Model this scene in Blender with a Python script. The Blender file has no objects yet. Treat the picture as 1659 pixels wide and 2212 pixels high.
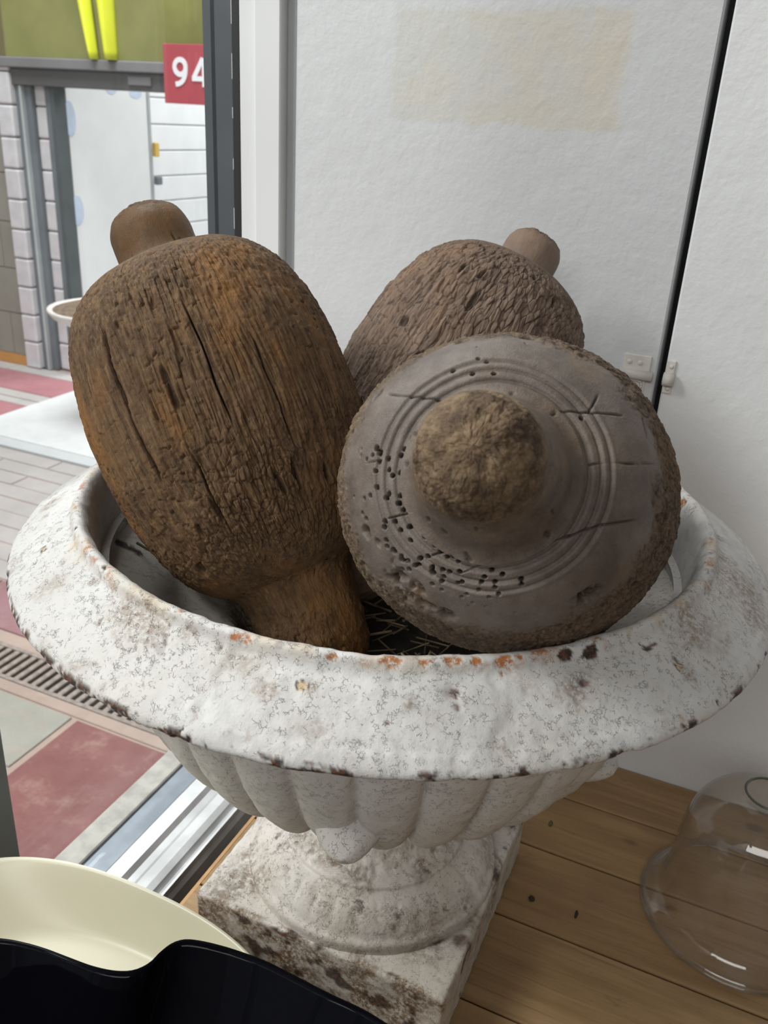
import bpy, bmesh, math, random
import numpy as np
from mathutils import Vector, Matrix

# ------------------------------------------------------------------ camera, sky, lamps, exposure
S = bpy.context.scene
COL = S.collection
CAM = Vector((0.0, 0.0, 0.8))
YAW, PIT, ROL, FPX = 0.3976, 0.4215, 0.0600, 1879.0      # frame 1659 x 2212
fw = Vector((-math.sin(YAW) * math.cos(PIT), math.cos(YAW) * math.cos(PIT), -math.sin(PIT)))
rt = Vector((math.cos(YAW), math.sin(YAW), 0.0))
up = rt.cross(fw)
r2 = math.cos(ROL) * rt + math.sin(ROL) * up
u2 = -math.sin(ROL) * rt + math.cos(ROL) * up
cd = bpy.data.cameras.new('camera')
cam = bpy.data.objects.new('camera', cd)
COL.objects.link(cam)
cam.matrix_world = Matrix(((r2.x, u2.x, -fw.x, CAM.x), (r2.y, u2.y, -fw.y, CAM.y), (r2.z, u2.z, -fw.z, CAM.z), (0, 0, 0, 1)))
cd.sensor_fit = 'VERTICAL'
cd.sensor_height = 24.0
cd.sensor_width = 18.0
cd.lens = 24.0 * FPX / 2212.0
cd.clip_start = 0.02
cd.dof.use_dof = True
cd.dof.focus_distance = 0.70
cd.dof.aperture_fstop = 9.0
S.camera = cam

W = bpy.data.worlds.new('overcast')
S.world = W
W.use_nodes = True
bg = W.node_tree.nodes['Background']
bg.inputs[0].default_value = (0.93, 0.97, 1.0, 1)
bg.inputs[1].default_value = 0.42

def area_lamp(name, loc, target, sx, sy, power, col):
    l = bpy.data.lights.new(name, 'AREA')
    l.shape = 'RECTANGLE'; l.size = sx; l.size_y = sy; l.energy = power; l.color = col
    o = bpy.data.objects.new(name, l); COL.objects.link(o)
    o.location = loc
    o.rotation_euler = (Vector(target) - Vector(loc)).to_track_quat('-Z', 'Y').to_euler()
    return o
area_lamp('daylight_over_passage', (-2.7, -1.05, 3.0), (-0.25, 0.65, 0.5), 1.5, 1.2, 145, (1.0, 0.99, 0.97))
area_lamp('fill_behind_camera', (0.15, -2.2, 2.05), (0.12, 1.0, 0.55), 2.4, 0.8, 40, (1.0, 0.985, 0.96))  # added fill lamp behind the camera, brightens the right-hand wall panel
area_lamp('passage_sky_fill', (-3.2, 3.0, 5.0), (-3.2, 2.9, -1.0), 3.5, 3.0, 430, (0.97, 0.98, 1.0))  # added lamp, extra sky brightness on the paving and far facade
area_lamp('yard_sky_fill', (-3.0, 7.0, 3.6), (-4.6, 6.4, 0.2), 2.0, 2.0, 200, (0.97, 0.98, 1.0))  # added lamp that bleaches the bricks seen through the doorway

S.view_settings.view_transform = 'Standard'
S.view_settings.look = 'None'
S.view_settings.gamma = 1.0
S.view_settings.exposure = 0.0
S.view_settings.use_curve_mapping = False
S.cycles.use_denoising = True
S.cycles.max_bounces = 10
S.cycles.transparent_max_bounces = 16
S.cycles.sample_clamp_indirect = 6.0
S.cycles.caustics_reflective = False
S.cycles.caustics_refractive = False

# ------------------------------------------------------------------ numpy noise
_rs = np.random.RandomState(7)
_perm = _rs.permutation(256).astype(np.int64)
_grad = _rs.normal(size=(256, 3)); _grad /= np.linalg.norm(_grad, axis=1)[:, None]
_cell = _rs.rand(256, 4)

def _hash(i, j, k):
    return _perm[(_perm[(_perm[i & 255] + j) & 255] + k) & 255]

def perlin(P):
    P = np.asarray(P, float)
    F = np.floor(P); I = F.astype(np.int64); f = P - F
    u = f * f * f * (f * (f * 6 - 15) + 10)
    out = np.zeros(len(P))
    for dx in (0, 1):
        wx = u[:, 0] if dx else 1 - u[:, 0]
        for dy in (0, 1):
            wy = u[:, 1] if dy else 1 - u[:, 1]
            for dz in (0, 1):
                wz = u[:, 2] if dz else 1 - u[:, 2]
                g = _grad[_hash(I[:, 0] + dx, I[:, 1] + dy, I[:, 2] + dz)]
                d = g[:, 0] * (f[:, 0] - dx) + g[:, 1] * (f[:, 1] - dy) + g[:, 2] * (f[:, 2] - dz)
                out += wx * wy * wz * d
    return out * 1.6

def fbm(P, o=4):
    a, s, t = 1.0, np.zeros(len(P)), 0
    for k in range(o):
        s += a * perlin(np.asarray(P) * 2 ** k + 13.7 * k); t += a; a *= 0.5
    return s / t

def voronoi(P):
    P = np.asarray(P, float)
    I = np.floor(P).astype(np.int64)
    f1 = np.full(len(P), 9.0); f2 = np.full(len(P), 9.0); idv = np.zeros(len(P))
    for dx in (-1, 0, 1):
        for dy in (-1, 0, 1):
            for dz in (-1, 0, 1):
                h = _hash(I[:, 0] + dx, I[:, 1] + dy, I[:, 2] + dz)
                c = I + np.array((dx, dy, dz)) + _cell[h, :3]
                d = np.sqrt(((P - c) ** 2).sum(1))
                n = d < f1
                f2 = np.where(n, f1, np.minimum(f2, d))
                idv = np.where(n, _cell[h, 3], idv)
                f1 = np.where(n, d, f1)
    return f1, f2, idv

def sstep(a, b, x):
    t = np.clip((x - a) / (b - a), 0, 1)
    return t * t * (3 - 2 * t)

# ------------------------------------------------------------------ scene helpers
def tag(o, label=None, cat=None, group=None, kind=None):
    if label: o['label'] = label
    if cat: o['category'] = cat
    if group: o['group'] = group
    if kind: o['kind'] = kind
    return o

def empty(name, loc, label=None, cat=None, group=None, kind=None, rot=None):
    o = bpy.data.objects.new(name, None); COL.objects.link(o)
    o.empty_display_size = 0.03
    o.location = loc
    if rot is not None: o.rotation_euler = rot
    return tag(o, label, cat, group, kind)

def link(name, me, mat, parent=None, smooth=False):
    if mat is not None and not me.materials: me.materials.append(mat)
    o = bpy.data.objects.new(name, me); COL.objects.link(o)
    if parent is not None: o.parent = parent
    if smooth:
        me.polygons.foreach_set('use_smooth', np.ones(len(me.polygons), bool))
    return o

def np_mesh(name, V, F, attrs=None):
    V = np.asarray(V, np.float32); F = np.asarray(F, np.int32)
    me = bpy.data.meshes.new(name)
    me.vertices.add(len(V)); me.vertices.foreach_set('co', V.ravel())
    n = F.shape[1]
    me.loops.add(F.size); me.loops.foreach_set('vertex_index', F.ravel())
    me.polygons.add(len(F)); me.polygons.foreach_set('loop_start', np.arange(0, F.size, n, dtype=np.int32))
    me.update(calc_edges=True)
    for k, v in (attrs or {}).items():
        a = me.attributes.new(k, 'FLOAT', 'POINT'); a.data.foreach_set('value', np.asarray(v, np.float32).ravel())
    return me

def grid_faces(nu, nv, wrap=True):
    # vertices ordered [v][u]
    cu = nu if wrap else nu - 1
    i = np.arange(cu); j = np.arange(nv - 1)
    I, J = np.meshgrid(i, j)
    I2 = (I + 1) % nu
    return np.stack([J * nu + I, J * nu + I2, (J + 1) * nu + I2, (J + 1) * nu + I], -1).reshape(-1, 4)

def grid_normals(P):
    # P (nv,nu,3), u wraps
    du = np.roll(P, -1, 1) - np.roll(P, 1, 1)
    dv = np.gradient(P, axis=0)
    n = np.cross(du, dv)
    return n / (np.linalg.norm(n, axis=-1, keepdims=True) + 1e-12)

def smooth_poly(pts, n, it=2):
    p = np.array(pts, float)
    for _ in range(it):                               # Chaikin
        q = np.empty((2 * (len(p) - 1) + 2, p.shape[1]))
        q[0] = p[0]; q[-1] = p[-1]
        q[1:-1:2] = 0.75 * p[:-1] + 0.25 * p[1:]
        q[2:-1:2] = 0.25 * p[:-1] + 0.75 * p[1:]
        p = q
    L = np.r_[0, np.cumsum(np.linalg.norm(np.diff(p, axis=0), axis=1))]
    t = np.linspace(0, L[-1], n)
    return np.stack([np.interp(t, L, p[:, k]) for k in range(p.shape[1])], -1)

def lathe(prof, nu, dense=None):
    a = np.linspace(0, 2 * np.pi, nu, endpoint=False)
    if dense is not None:                             # more columns on the side towards the viewer
        a = dense + a - .62 * np.sin(a)
    r = np.maximum(prof[:, 0], 1e-5)
    return np.stack([r[:, None] * np.cos(a), r[:, None] * np.sin(a), np.repeat(prof[:, 1][:, None], nu, 1)], -1)

def lathe_obj(name, pts, nu, nv, mat, parent=None, it=2, loc=None):
    P = lathe(smooth_poly(pts, nv, it), nu)
    o = link(name, np_mesh(name, P.reshape(-1, 3), grid_faces(nu, nv)), mat, parent, True)
    if loc is not None: o.location = loc
    return o

def box_bm(bm, lo, hi, bevel=0.0, seg=1):
    lo = Vector(lo); hi = Vector(hi)
    r = bmesh.ops.create_cube(bm, size=1.0)
    for v in r['verts']:
        v.co = Vector((lo[k] + (v.co[k] + 0.5) * (hi[k] - lo[k]) for k in range(3)))
    if bevel > 0:
        es = list({e for v in r['verts'] for e in v.link_edges})
        bmesh.ops.bevel(bm, geom=es, offset=bevel, segments=seg, affect='EDGES', profile=0.5)

def bm_obj(name, bm, mat, parent=None, smooth=False):
    me = bpy.data.meshes.new(name); bm.to_mesh(me); bm.free()
    return link(name, me, mat, parent, smooth)

def box(name, lo, hi, mat, parent=None, bevel=0.0, seg=1):
    bm = bmesh.new(); box_bm(bm, lo, hi, bevel, seg)
    return bm_obj(name, bm, mat, parent)

def cyl_bm(bm, a, b, r1, r2=None, n=16):
    a = Vector(a); b = Vector(b); d = b - a
    r = bmesh.ops.create_cone(bm, cap_ends=True, segments=n, radius1=r1, radius2=r1 if r2 is None else r2, depth=d.length)
    m = Matrix.Translation((a + b) / 2) @ d.to_track_quat('Z', 'Y').to_matrix().to_4x4()
    bmesh.ops.transform(bm, matrix=m, verts=r['verts'])

def struct(o): o['kind'] = 'structure'; return o

# ------------------------------------------------------------------ node materials
class N:
    def __init__(s, name):
        s.m = bpy.data.materials.new(name); s.m.use_nodes = True
        s.t = s.m.node_tree; s.n = s.t.nodes; s.l = s.t.links
        s.b = s.n['Principled BSDF']
        s.tc = s.n.new('ShaderNodeTexCoord')
    def put(s, sock, v):
        if isinstance(v, bpy.types.NodeSocket): s.l.new(v, sock)
        elif isinstance(v, (tuple, list)) and len(v) == 3 and sock.type == 'RGBA': sock.default_value = (*v, 1)
        else: sock.default_value = v
    def map(s, scale=(1, 1, 1), loc=(0, 0, 0)):
        n = s.n.new('ShaderNodeMapping'); s.l.new(s.tc.outputs['Object'], n.inputs[0])
        n.inputs['Scale'].default_value = scale; n.inputs['Location'].default_value = loc
        return n.outputs[0]
    def noise(s, scale, detail=4, rough=0.55, vec=None, dist=0.0, col=False):
        n = s.n.new('ShaderNodeTexNoise'); s.l.new(vec or s.tc.outputs['Object'], n.inputs['Vector'])
        n.inputs['Scale'].default_value = scale; n.inputs['Detail'].default_value = detail
        n.inputs['Roughness'].default_value = rough; n.inputs['Distortion'].default_value = dist
        return n.outputs['Color' if col else 'Fac']
    def voro(s, scale, feature='F1', vec=None, out='Distance', rnd=1.0):
        n = s.n.new('ShaderNodeTexVoronoi'); n.feature = feature
        s.l.new(vec or s.tc.outputs['Object'], n.inputs['Vector']); n.inputs['Scale'].default_value = scale
        n.inputs['Randomness'].default_value = rnd
        return n.outputs[out]
    def attr(s, name):
        n = s.n.new('ShaderNodeAttribute'); n.attribute_name = name
        return n.outputs['Fac']
    def math(s, op, a, b=0.0, clamp=False):
        n = s.n.new('ShaderNodeMath'); n.operation = op; n.use_clamp = clamp
        s.put(n.inputs[0], a); s.put(n.inputs[1], b)
        return n.outputs[0]
    def rng(s, v, a, b, c=0.0, d=1.0, smooth=True):
        n = s.n.new('ShaderNodeMapRange'); n.interpolation_type = 'SMOOTHSTEP' if smooth else 'LINEAR'
        s.put(n.inputs['Value'], v)
        for k, x in zip(('From Min', 'From Max', 'To Min', 'To Max'), (a, b, c, d)): n.inputs[k].default_value = x
        return n.outputs[0]
    def mix(s, f, a, b, mode='MIX'):
        n = s.n.new('ShaderNodeMix'); n.data_type = 'RGBA'; n.blend_type = mode
        s.put(n.inputs[0], f); s.put(n.inputs[6], a); s.put(n.inputs[7], b)
        return n.outputs[2]
    def sep(s, ax, vec=None):
        n = s.n.new('ShaderNodeSeparateXYZ'); s.l.new(vec or s.tc.outputs['Object'], n.inputs[0])
        return n.outputs[ax]
    def vadd(s, a, b, k):
        n = s.n.new('ShaderNodeVectorMath'); n.operation = 'MULTIPLY_ADD'
        s.put(n.inputs[0], b); n.inputs[1].default_value = (k, k, k); s.put(n.inputs[2], a)
        return n.outputs[0]
    def bump(s, h, dist, strength=1.0, prev=None):
        n = s.n.new('ShaderNodeBump'); s.put(n.inputs['Height'], h)
        n.inputs['Distance'].default_value = dist; n.inputs['Strength'].default_value = strength
        if prev is not None: s.l.new(prev, n.inputs['Normal'])
        return n.outputs[0]
    def out(s, col=None, rough=None, bump=None, metal=None, spec=None, coat=None):
        if col is not None: s.put(s.b.inputs['Base Color'], col)
        if rough is not None: s.put(s.b.inputs['Roughness'], rough)
        if bump is not None: s.l.new(bump, s.b.inputs['Normal'])
        if metal is not None: s.put(s.b.inputs['Metallic'], metal)
        if spec is not None: s.put(s.b.inputs['Specular IOR Level'], spec)
        if coat is not None: s.put(s.b.inputs['Coat Weight'], coat)
        return s.m

def plain(name, col, rough=0.6, var=0.08, scale=8.0, metal=0.0, bumpd=0.0, bscale=60.0, spec=0.5, coat=None):
    k = N(name)
    c2 = tuple(x * (1 - var * 2) for x in col); c1 = tuple(min(1, x * (1 + var)) for x in col)
    c = k.mix(k.rng(k.noise(scale, 5), 0.3, 0.7), c1, c2)
    b = k.bump(k.noise(bscale, 4), bumpd) if bumpd else None
    return k.out(c, rough, b, metal, spec, coat)

M = {}
def wood_mat(name, dark, mid, light, orange, grain=1.0, rough=0.78, facec=None):
    facec = facec or (tuple(x * .9 for x in mid), tuple(.5 * a + .35 * b for a, b in zip(mid, light)))
    k = N(name)
    lon = k.map((150, 150, 9))
    n1 = k.noise(1.0, 6, 0.65, lon)
    fine = k.noise(1.0, 4, 0.7, k.map((520, 520, 40)))
    patch = k.noise(11, 5, 0.6, k.map((1, 1, .55)))
    c = k.mix(k.rng(n1, .3, .68), dark, mid)
    c = k.mix(k.rng(fine, .45, .8, 0, .55), c, light)
    c = k.mix(k.rng(patch, .52, .74, 0, .75), c, orange)
    c = k.mix(k.rng(k.noise(34, 5, .65), .5, .72, 0, .5), c, tuple(x * .55 for x in dark))
    face = k.attr('face')
    c = k.mix(k.math('MULTIPLY', face, .8), c, k.mix(k.rng(k.noise(30, 6, .7), .3, .7), *facec))
    c = k.mix(k.math('MULTIPLY', k.rng(k.noise(17, 5, .6, k.map((1, 1, 1), (7, 2, 3))), .52, .72, 0, .5), face), c, orange)
    c = k.mix(k.math('MULTIPLY', k.rng(k.noise(13, 6, .65, k.map((1, 1, 1), (1, 9, 4))), .5, .75, 0, .55), face), c, tuple(x * .6 for x in dark))
    c = k.mix(k.attr('warm'), c, k.mix(k.rng(k.noise(60, 6, .7), .35, .68), (.070, .044, .026), (.225, .155, .092)))
    c = k.mix(k.rng(k.attr('cav'), 0, 1, 0, .88), c, tuple(x * .18 for x in dark))
    h = k.math('ADD', k.math('MULTIPLY', n1, .6), k.math('MULTIPLY', fine, .5))
    h = k.math('MULTIPLY', h, k.rng(face, 0, 1, 1, .25))
    b = k.bump(h, .0016 * grain)
    b = k.bump(k.noise(900, 3, .7), .0004, prev=b)
    return k.out(c, k.rng(face, 0, 1, rough, rough - .34), b, spec=.3)
M['wood_l'] = wood_mat('brown_rotten_wood', (.068, .037, .019), (.150, .086, .042), (.31, .205, .105), (.27, .122, .032))
M['wood_f'] = wood_mat('grey_brown_wood', (.072, .046, .030), (.150, .102, .066), (.29, .215, .14), (.23, .135, .062), facec=((.098, .080, .071), (.185, .157, .138)))
M['wood_r'] = wood_mat('pale_brown_wood', (.125, .083, .060), (.235, .165, .122), (.42, .32, .25), (.32, .195, .12))

def paint_mat(name, dirt, base=(.575, .565, .552), warm=(.51, .488, .455), crack=.5):
    k = N(name)
    c = k.mix(k.rng(k.noise(9, 6, .6), .35, .75), base, warm)
    c = k.mix(k.rng(k.noise(26, 6, .65), .5, .75, 0, .4), c, tuple(x * .82 for x in base))
    # grime: blotches of brown
    g = k.noise(14, 9, .72, dist=.4)
    fine = k.noise(160, 5, .7)
    gm = k.math('MULTIPLY', k.rng(g, .62 - dirt * .22, .80 - dirt * .20), k.rng(fine, .35, .62))
    c = k.mix(k.math('MULTIPLY', gm, .80), c, (.17, .108, .064))
    g2 = k.math('MULTIPLY', k.rng(k.noise(23, 8, .7, k.map((1, 1, 1), (3, 5, 1))), .70 - dirt * .16, .80 - dirt * .16), k.rng(fine, .40, .5))
    c = k.mix(k.math('MULTIPLY', g2, .9 * min(1, dirt + .1)), c, (.05, .038, .03))
    # placed wear (attributes): dirt, rust, chip, ochre
    c = k.mix(k.math('MULTIPLY', k.attr('dirt'), k.rng(k.noise(210, 5, .75), .34, .62)), c, (.19, .120, .068))
    c = k.mix(k.attr('ochre'), c, (.52, .40, .24))
    c = k.mix(k.math('MULTIPLY', k.attr('rust'), k.rng(k.noise(230, 4, .7), .36, .52)), c, (.36, .14, .045))
    c = k.mix(k.attr('chip'), c, k.mix(k.rng(k.noise(260, 4), .45, .6), (.030, .022, .018), (.12, .05, .028)))
    # craquelure
    warp = k.vadd(k.tc.outputs['Object'], k.noise(170, 3, col=True), .0045)
    e = k.voro(290, 'DISTANCE_TO_EDGE', warp)
    e2 = k.voro(470, 'DISTANCE_TO_EDGE', warp)
    msk = k.rng(k.noise(20, 5, .65), .36, .58)
    msk2 = k.rng(k.noise(200, 3, .6), .50, .60)
    cr = k.math('MULTIPLY', k.math('MULTIPLY', k.rng(e, .0, .05, .85, 0), msk), msk2)
    cr2 = k.math('MULTIPLY', k.math('MULTIPLY', k.rng(e2, .0, .05, .7, 0), msk2), k.rng(k.noise(30, 3), .45, .6))
    cr = k.math('MAXIMUM', cr, cr2)
    c = k.mix(k.math('MULTIPLY', cr, crack), c, (.22, .16, .12))
    h = k.math('SUBTRACT', k.math('MULTIPLY', k.noise(300, 5, .7), .4), k.math('MULTIPLY', cr, .8))
    h = k.math('SUBTRACT', h, k.math('MULTIPLY', gm, .5))
    b = k.bump(h, .0008)
    b = k.bump(k.noise(60, 4, .6), .0009, prev=b)
    return k.out(c, k.rng(k.noise(40, 4), .3, .7, .42, .66), b, spec=.4)
M['paint_rim'] = paint_mat('crackled_white_paint', .22, crack=.34)
M['paint_bowl'] = paint_mat('grey_white_paint', .02, (.56, .535, .505), (.53, .50, .46), crack=.04)
M['paint_base'] = paint_mat('grimy_white_paint', .72, (.66, .625, .58), (.56, .50, .43), crack=.25)
M['paint_in'] = paint_mat('dusty_white_paint', .10, (.72, .685, .63), (.62, .57, .50), crack=.3)

def wall_mat(name, stain, f=1.0):
    k = N(name)
    c = k.mix(k.rng(k.noise(3.0, 4), .3, .7), tuple(x * f for x in (.76, .775, .79)), tuple(x * f for x in (.71, .725, .74)))
    if stain:
        w = k.noise(28, 4, .6)
        x = k.math('ADD', k.sep('X'), k.math('MULTIPLY', k.math('SUBTRACT', w, .5), .022))
        z = k.math('ADD', k.sep('Z'), k.math('MULTIPLY', k.math('SUBTRACT', k.noise(28, 4, .6, k.map((1, 1, 1), (4, 0, 2))), .5), .022))
        inx = k.math('MULTIPLY', k.rng(x, -.458, -.450), k.rng(x, -.200, -.192, 1, 0))
        inz = k.math('MULTIPLY', k.rng(z, .800, .806), k.rng(z, .912, .922, 1, 0))
        box_ = k.math('MULTIPLY', inx, inz)
        c = k.mix(k.math('MULTIPLY', box_, .75), c, k.mix(k.rng(k.noise(14, 4), .4, .62), (.61, .575, .50), (.585, .59, .56)))
        tape = k.math('MULTIPLY', k.math('MULTIPLY', k.rng(x, -.235, -.222), k.rng(x, -.192, -.186, 1, 0)), inz)
        c = k.mix(k.math('MULTIPLY', tape, .4), c, (.64, .565, .455))
    b = k.bump(k.noise(150, 4, .55), .00055)
    b = k.bump(k.noise(42, 3, .5), .0011, prev=b)
    return k.out(c, .42, b, spec=.4)
M['wall'] = wall_mat('rolled_white_brightened', False, 1.06)  # white lightened so the right-hand panel reads as more strongly lit
M['door_white'] = wall_mat('rolled_white_dimmed', True, .86)  # same white darkened to carry the weaker light left of the gap

def pine_mat(name, c1, c2, knotc):
    k = N(name)
    info = k.n.new('ShaderNodeObjectInfo')
    off = k.n.new('ShaderNodeVectorMath'); off.operation = 'ADD'
    cm = k.n.new('ShaderNodeCombineXYZ'); k.l.new(k.math('MULTIPLY', info.outputs['Random'], 37.0), cm.inputs[2])
    k.l.new(k.tc.outputs['Object'], off.inputs[0]); k.l.new(cm.outputs[0], off.inputs[1])
    mp = k.n.new('ShaderNodeMapping'); k.l.new(off.outputs[0], mp.inputs[0]); mp.inputs['Scale'].default_value = (5, 62, 62)
    g = k.noise(1.0, 6, .62, mp.outputs[0], .35)
    c = k.mix(k.rng(g, .32, .70), c1, c2)
    mp3 = k.n.new('ShaderNodeMapping'); k.l.new(off.outputs[0], mp3.inputs[0]); mp3.inputs['Scale'].default_value = (9, 260, 260)
    c = k.mix(k.rng(k.noise(1.0, 5, .65, mp3.outputs[0], .2), .54, .70, 0, .5), c, tuple(x * .5 for x in c2))
    mp4 = k.n.new('ShaderNodeMapping'); k.l.new(off.outputs[0], mp4.inputs[0]); mp4.inputs['Scale'].default_value = (14, 40, 40)
    c = k.mix(k.rng(k.noise(1.0, 5, .7, mp4.outputs[0]), .60, .74, 0, .6), c, (.075, .055, .038))
    mp2 = k.n.new('ShaderNodeMapping'); k.l.new(off.outputs[0], mp2.inputs[0]); mp2.inputs['Scale'].default_value = (9, 16, 9)
    kn = k.voro(1.0, 'F1', mp2.outputs[0])
    c = k.mix(k.rng(kn, .06, .16, .75, 0), c, knotc)
    c = k.mix(k.rng(k.noise(7, 5, .6, off.outputs[0]), .5, .72, 0, .45), c, tuple(x * .6 for x in c1))
    c = k.mix(k.rng(k.noise(120, 4, .7, off.outputs[0]), .66, .74, 0, .5), c, (.08, .055, .035))
    c = k.mix(k.math('MULTIPLY', info.outputs['Random'], .25), c, tuple(x * .75 for x in c2))
    return k.out(c, .52, k.bump(g, .0006), spec=.35)
M['pine'] = pine_mat('worn_pine', (.41, .262, .130), (.29, .178, .082), (.11, .058, .025))
M['pine_edge'] = plain('pale_pine_edge', (.55, .31, .13), .6, .1, 20)

M['alu'] = plain('brushed_aluminium', (.55, .55, .55), .48, .10, 14, .6)
M['alu_dark'] = plain('blue_grey_channel', (.22, .25, .29), .45, .12, 12, .2)
M['frame_white'] = plain('white_enamel_frame', (.74, .75, .755), .4, .02, 6)
M['frame_grey'] = plain('grey_reveal', (.40, .415, .43), .5, .03, 6)
M['post_grey'] = plain('dark_grey_enamel', (.085, .094, .105), .42, .05, 9)
M['post_teal'] = plain('blue_grey_enamel', (.27, .31, .325), .42, .06, 9)
M['black'] = plain('black_gasket', (.012, .012, .013), .6, .05)
M['sill_stone'] = plain('concrete_ledge', (.42, .40, .365), .8, .12, 30, 0, .0006)
M['plaster_dim'] = plain('shop_wall_paint', (.16, .15, .14), .85, .05)
M['ceil'] = plain('shop_ceiling_paint', (.22, .21, .20), .9, .05)
M['boards_dim'] = plain('shop_floor_boards', (.10, .075, .05), .7, .12)
M['latch'] = plain('cream_painted_metal', (.70, .68, .63), .5, .06, 40, 0, .0004, 200)

def tile_mat(name, c1, c2, dust, amt):
    k = N(name)
    c = k.mix(k.rng(k.noise(3.5, 6, .65), .35, .65), c1, c2)
    c = k.mix(k.rng(k.noise(9, 7, .7), .5, .78, 0, amt), c, dust)
    return k.out(c, k.rng(k.noise(12, 4), .3, .7, .5, .75), k.bump(k.noise(60, 4), .002), spec=.35)
M['tile_red'] = tile_mat('worn_red_tile', (.25, .105, .100), (.20, .078, .074), (.40, .26, .22), .75)
M['tile_pink'] = tile_mat('faded_pink_tile', (.37, .165, .18), (.32, .135, .15), (.42, .26, .24), .5)
M['tile_mauve'] = tile_mat('mauve_red_tile', (.30, .165, .178), (.25, .13, .14), (.38, .27, .25), .5)
M['tile_grey'] = tile_mat('grey_stone_tile', (.35, .335, .295), (.30, .285, .245), (.40, .32, .26), .7)
M['tile_course'] = tile_mat('grey_paver', (.43, .40, .385), (.38, .35, .335), (.47, .43, .40), .5)
M['tile_sand'] = tile_mat('sandy_mortar_strip', (.42, .32, .27), (.35, .265, .225), (.48, .38, .32), .6)
M['slab_white'] = tile_mat('white_stone_slab', (.66, .665, .66), (.60, .61, .60), (.70, .69, .66), .5)
M['slab_edge'] = tile_mat('pale_stone_edge', (.52, .535, .54), (.49, .50, .50), (.55, .54, .52), .5)
M['drain_metal'] = plain('dusty_cast_iron', (.30, .25, .22), .7, .15, 40)
M['drain_dark'] = plain('dark_drain_concrete', (.04, .035, .032), .9, .1)  # near-black concrete colour for the channel and its bed
M['glazed'] = plain('glazed_white_brick', (.62, .60, .615), .22, .05, 10)
M['white_brick'] = plain('whitewashed_brick', (.86, .865, .87), .6, .02, 5)
M['mortar'] = plain('grey_mortar', (.55, .55, .55), .9, .05)
M['mortar_dark'] = plain('dark_mortar', (.33, .31, .31), .9, .05)
M['beige_block'] = plain('beige_block', (.27, .255, .215), .8, .05, 4)
M['orange_base'] = plain('orange_skirting', (.52, .24, .06), .6, .06, 6)
M['steel'] = plain('grey_steel_frame', (.155, .175, .19), .45, .08, 5)
M['steel_lt'] = plain('pale_steel_edge', (.46, .48, .485), .4, .06, 5)
M['steel_dk'] = plain('dark_green_grey_steel', (.075, .09, .092), .45, .08, 5)
M['lintel'] = plain('dark_lintel', (.105, .102, .102), .6, .06, 3)
M['lintel_lt'] = plain('grey_lintel_ledge', (.19, .185, .19), .6, .06, 3)
M['fascia'] = plain('olive_yellow_sheet', (.235, .232, .075), .30, .10, 2.2)
M['fascia_brown'] = plain('olive_brown_sheet', (.155, .13, .055), .35, .08, 2.2)
M['lime'] = plain('lime_painted_sheen', (.74, .78, .035), .25, .05, 4)  # glossy sheet's bright reflection put into the colour of the strips
M['red_sign'] = plain('red_sign_board', (.42, .075, .09), .45, .04, 4)
M['white_vinyl'] = plain('white_vinyl', (.80, .80, .82), .5, .02)
M['door_leaf'] = None
k = N('chalky_white_door')
c = k.mix(k.rng(k.noise(4, 5), .35, .7), (.80, .81, .81), (.76, .765, .75))
M['door_leaf'] = k.out(c, .5)
M['blue_patch'] = plain('pale_blue_paint_patch', (.55, .63, .76), .6, .05, 9)
M['yellow'] = plain('yellow_latch', (.72, .47, .08), .4, .05)
M['cream'] = plain('cream_ceramic', (.64, .60, .455), .33, .02, 5)
M['planter'] = plain('chalky_planter_white', (.66, .62, .58), .6, .06, 12)
M['soil'] = plain('dry_soil', (.17, .12, .08), .9, .2, 40, 0, .003)
M['terracotta'] = plain('red_painted_pedestal', (.36, .10, .10), .6, .06)
M['earth'] = plain('dark_urn_soil', (.035, .027, .02), .95, .25, 50, 0, .004, 120)
M['straw'] = plain('dry_straw', (.20, .155, .09), .7, .25, 60)
M['straw_dark'] = plain('dark_straw', (.10, .075, .04), .7, .2, 60)
M['seed'] = plain('olive_leaf_bit', (.10, .105, .03), .7, .1, 60)
M['crumb'] = plain('dark_brown_crumb', (.035, .022, .015), .8, .1, 60)

k = N('black_glass')
k.out((.0025, .0025, .004), .05, None, 0, .11)
M['black_glass'] = k.m

def glass_sheet(name, refl, tint, dust=0.0):
    k = N(name)
    k.n.remove(k.b)
    tr = k.n.new('ShaderNodeBsdfTransparent'); tr.inputs[0].default_value = (*tint, 1)
    gl = k.n.new('ShaderNodeBsdfGlossy'); gl.inputs['Roughness'].default_value = .02
    lw = k.n.new('ShaderNodeLayerWeight'); lw.inputs[0].default_value = .5
    fr = k.math('ADD', k.math('MULTIPLY', k.math('POWER', lw.outputs['Facing'], 4.2), .80), .035)
    mx = k.n.new('ShaderNodeMixShader')
    k.l.new(k.math('MULTIPLY', fr, refl), mx.inputs[0])
    k.l.new(tr.outputs[0], mx.inputs[1]); k.l.new(gl.outputs[0], mx.inputs[2])
    last = mx
    if dust:
        df = k.n.new('ShaderNodeBsdfDiffuse'); df.inputs[0].default_value = (.75, .74, .72, 1)
        last = k.n.new('ShaderNodeMixShader')
        k.l.new(k.rng(k.noise(18, 5, .6), .35, .7, dust * .5, dust * 1.5), last.inputs[0])
        k.l.new(mx.outputs[0], last.inputs[1]); k.l.new(df.outputs[0], last.inputs[2])
    k.l.new(last.outputs[0], k.n['Material Output'].inputs[0])
    return k.m
M['pane'] = glass_sheet('window_glass', .5, (.97, .985, .98))
k = N('clear_cloche_glass')
k.b.inputs['Transmission Weight'].default_value = 1.0
k.b.inputs['IOR'].default_value = 1.45
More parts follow.
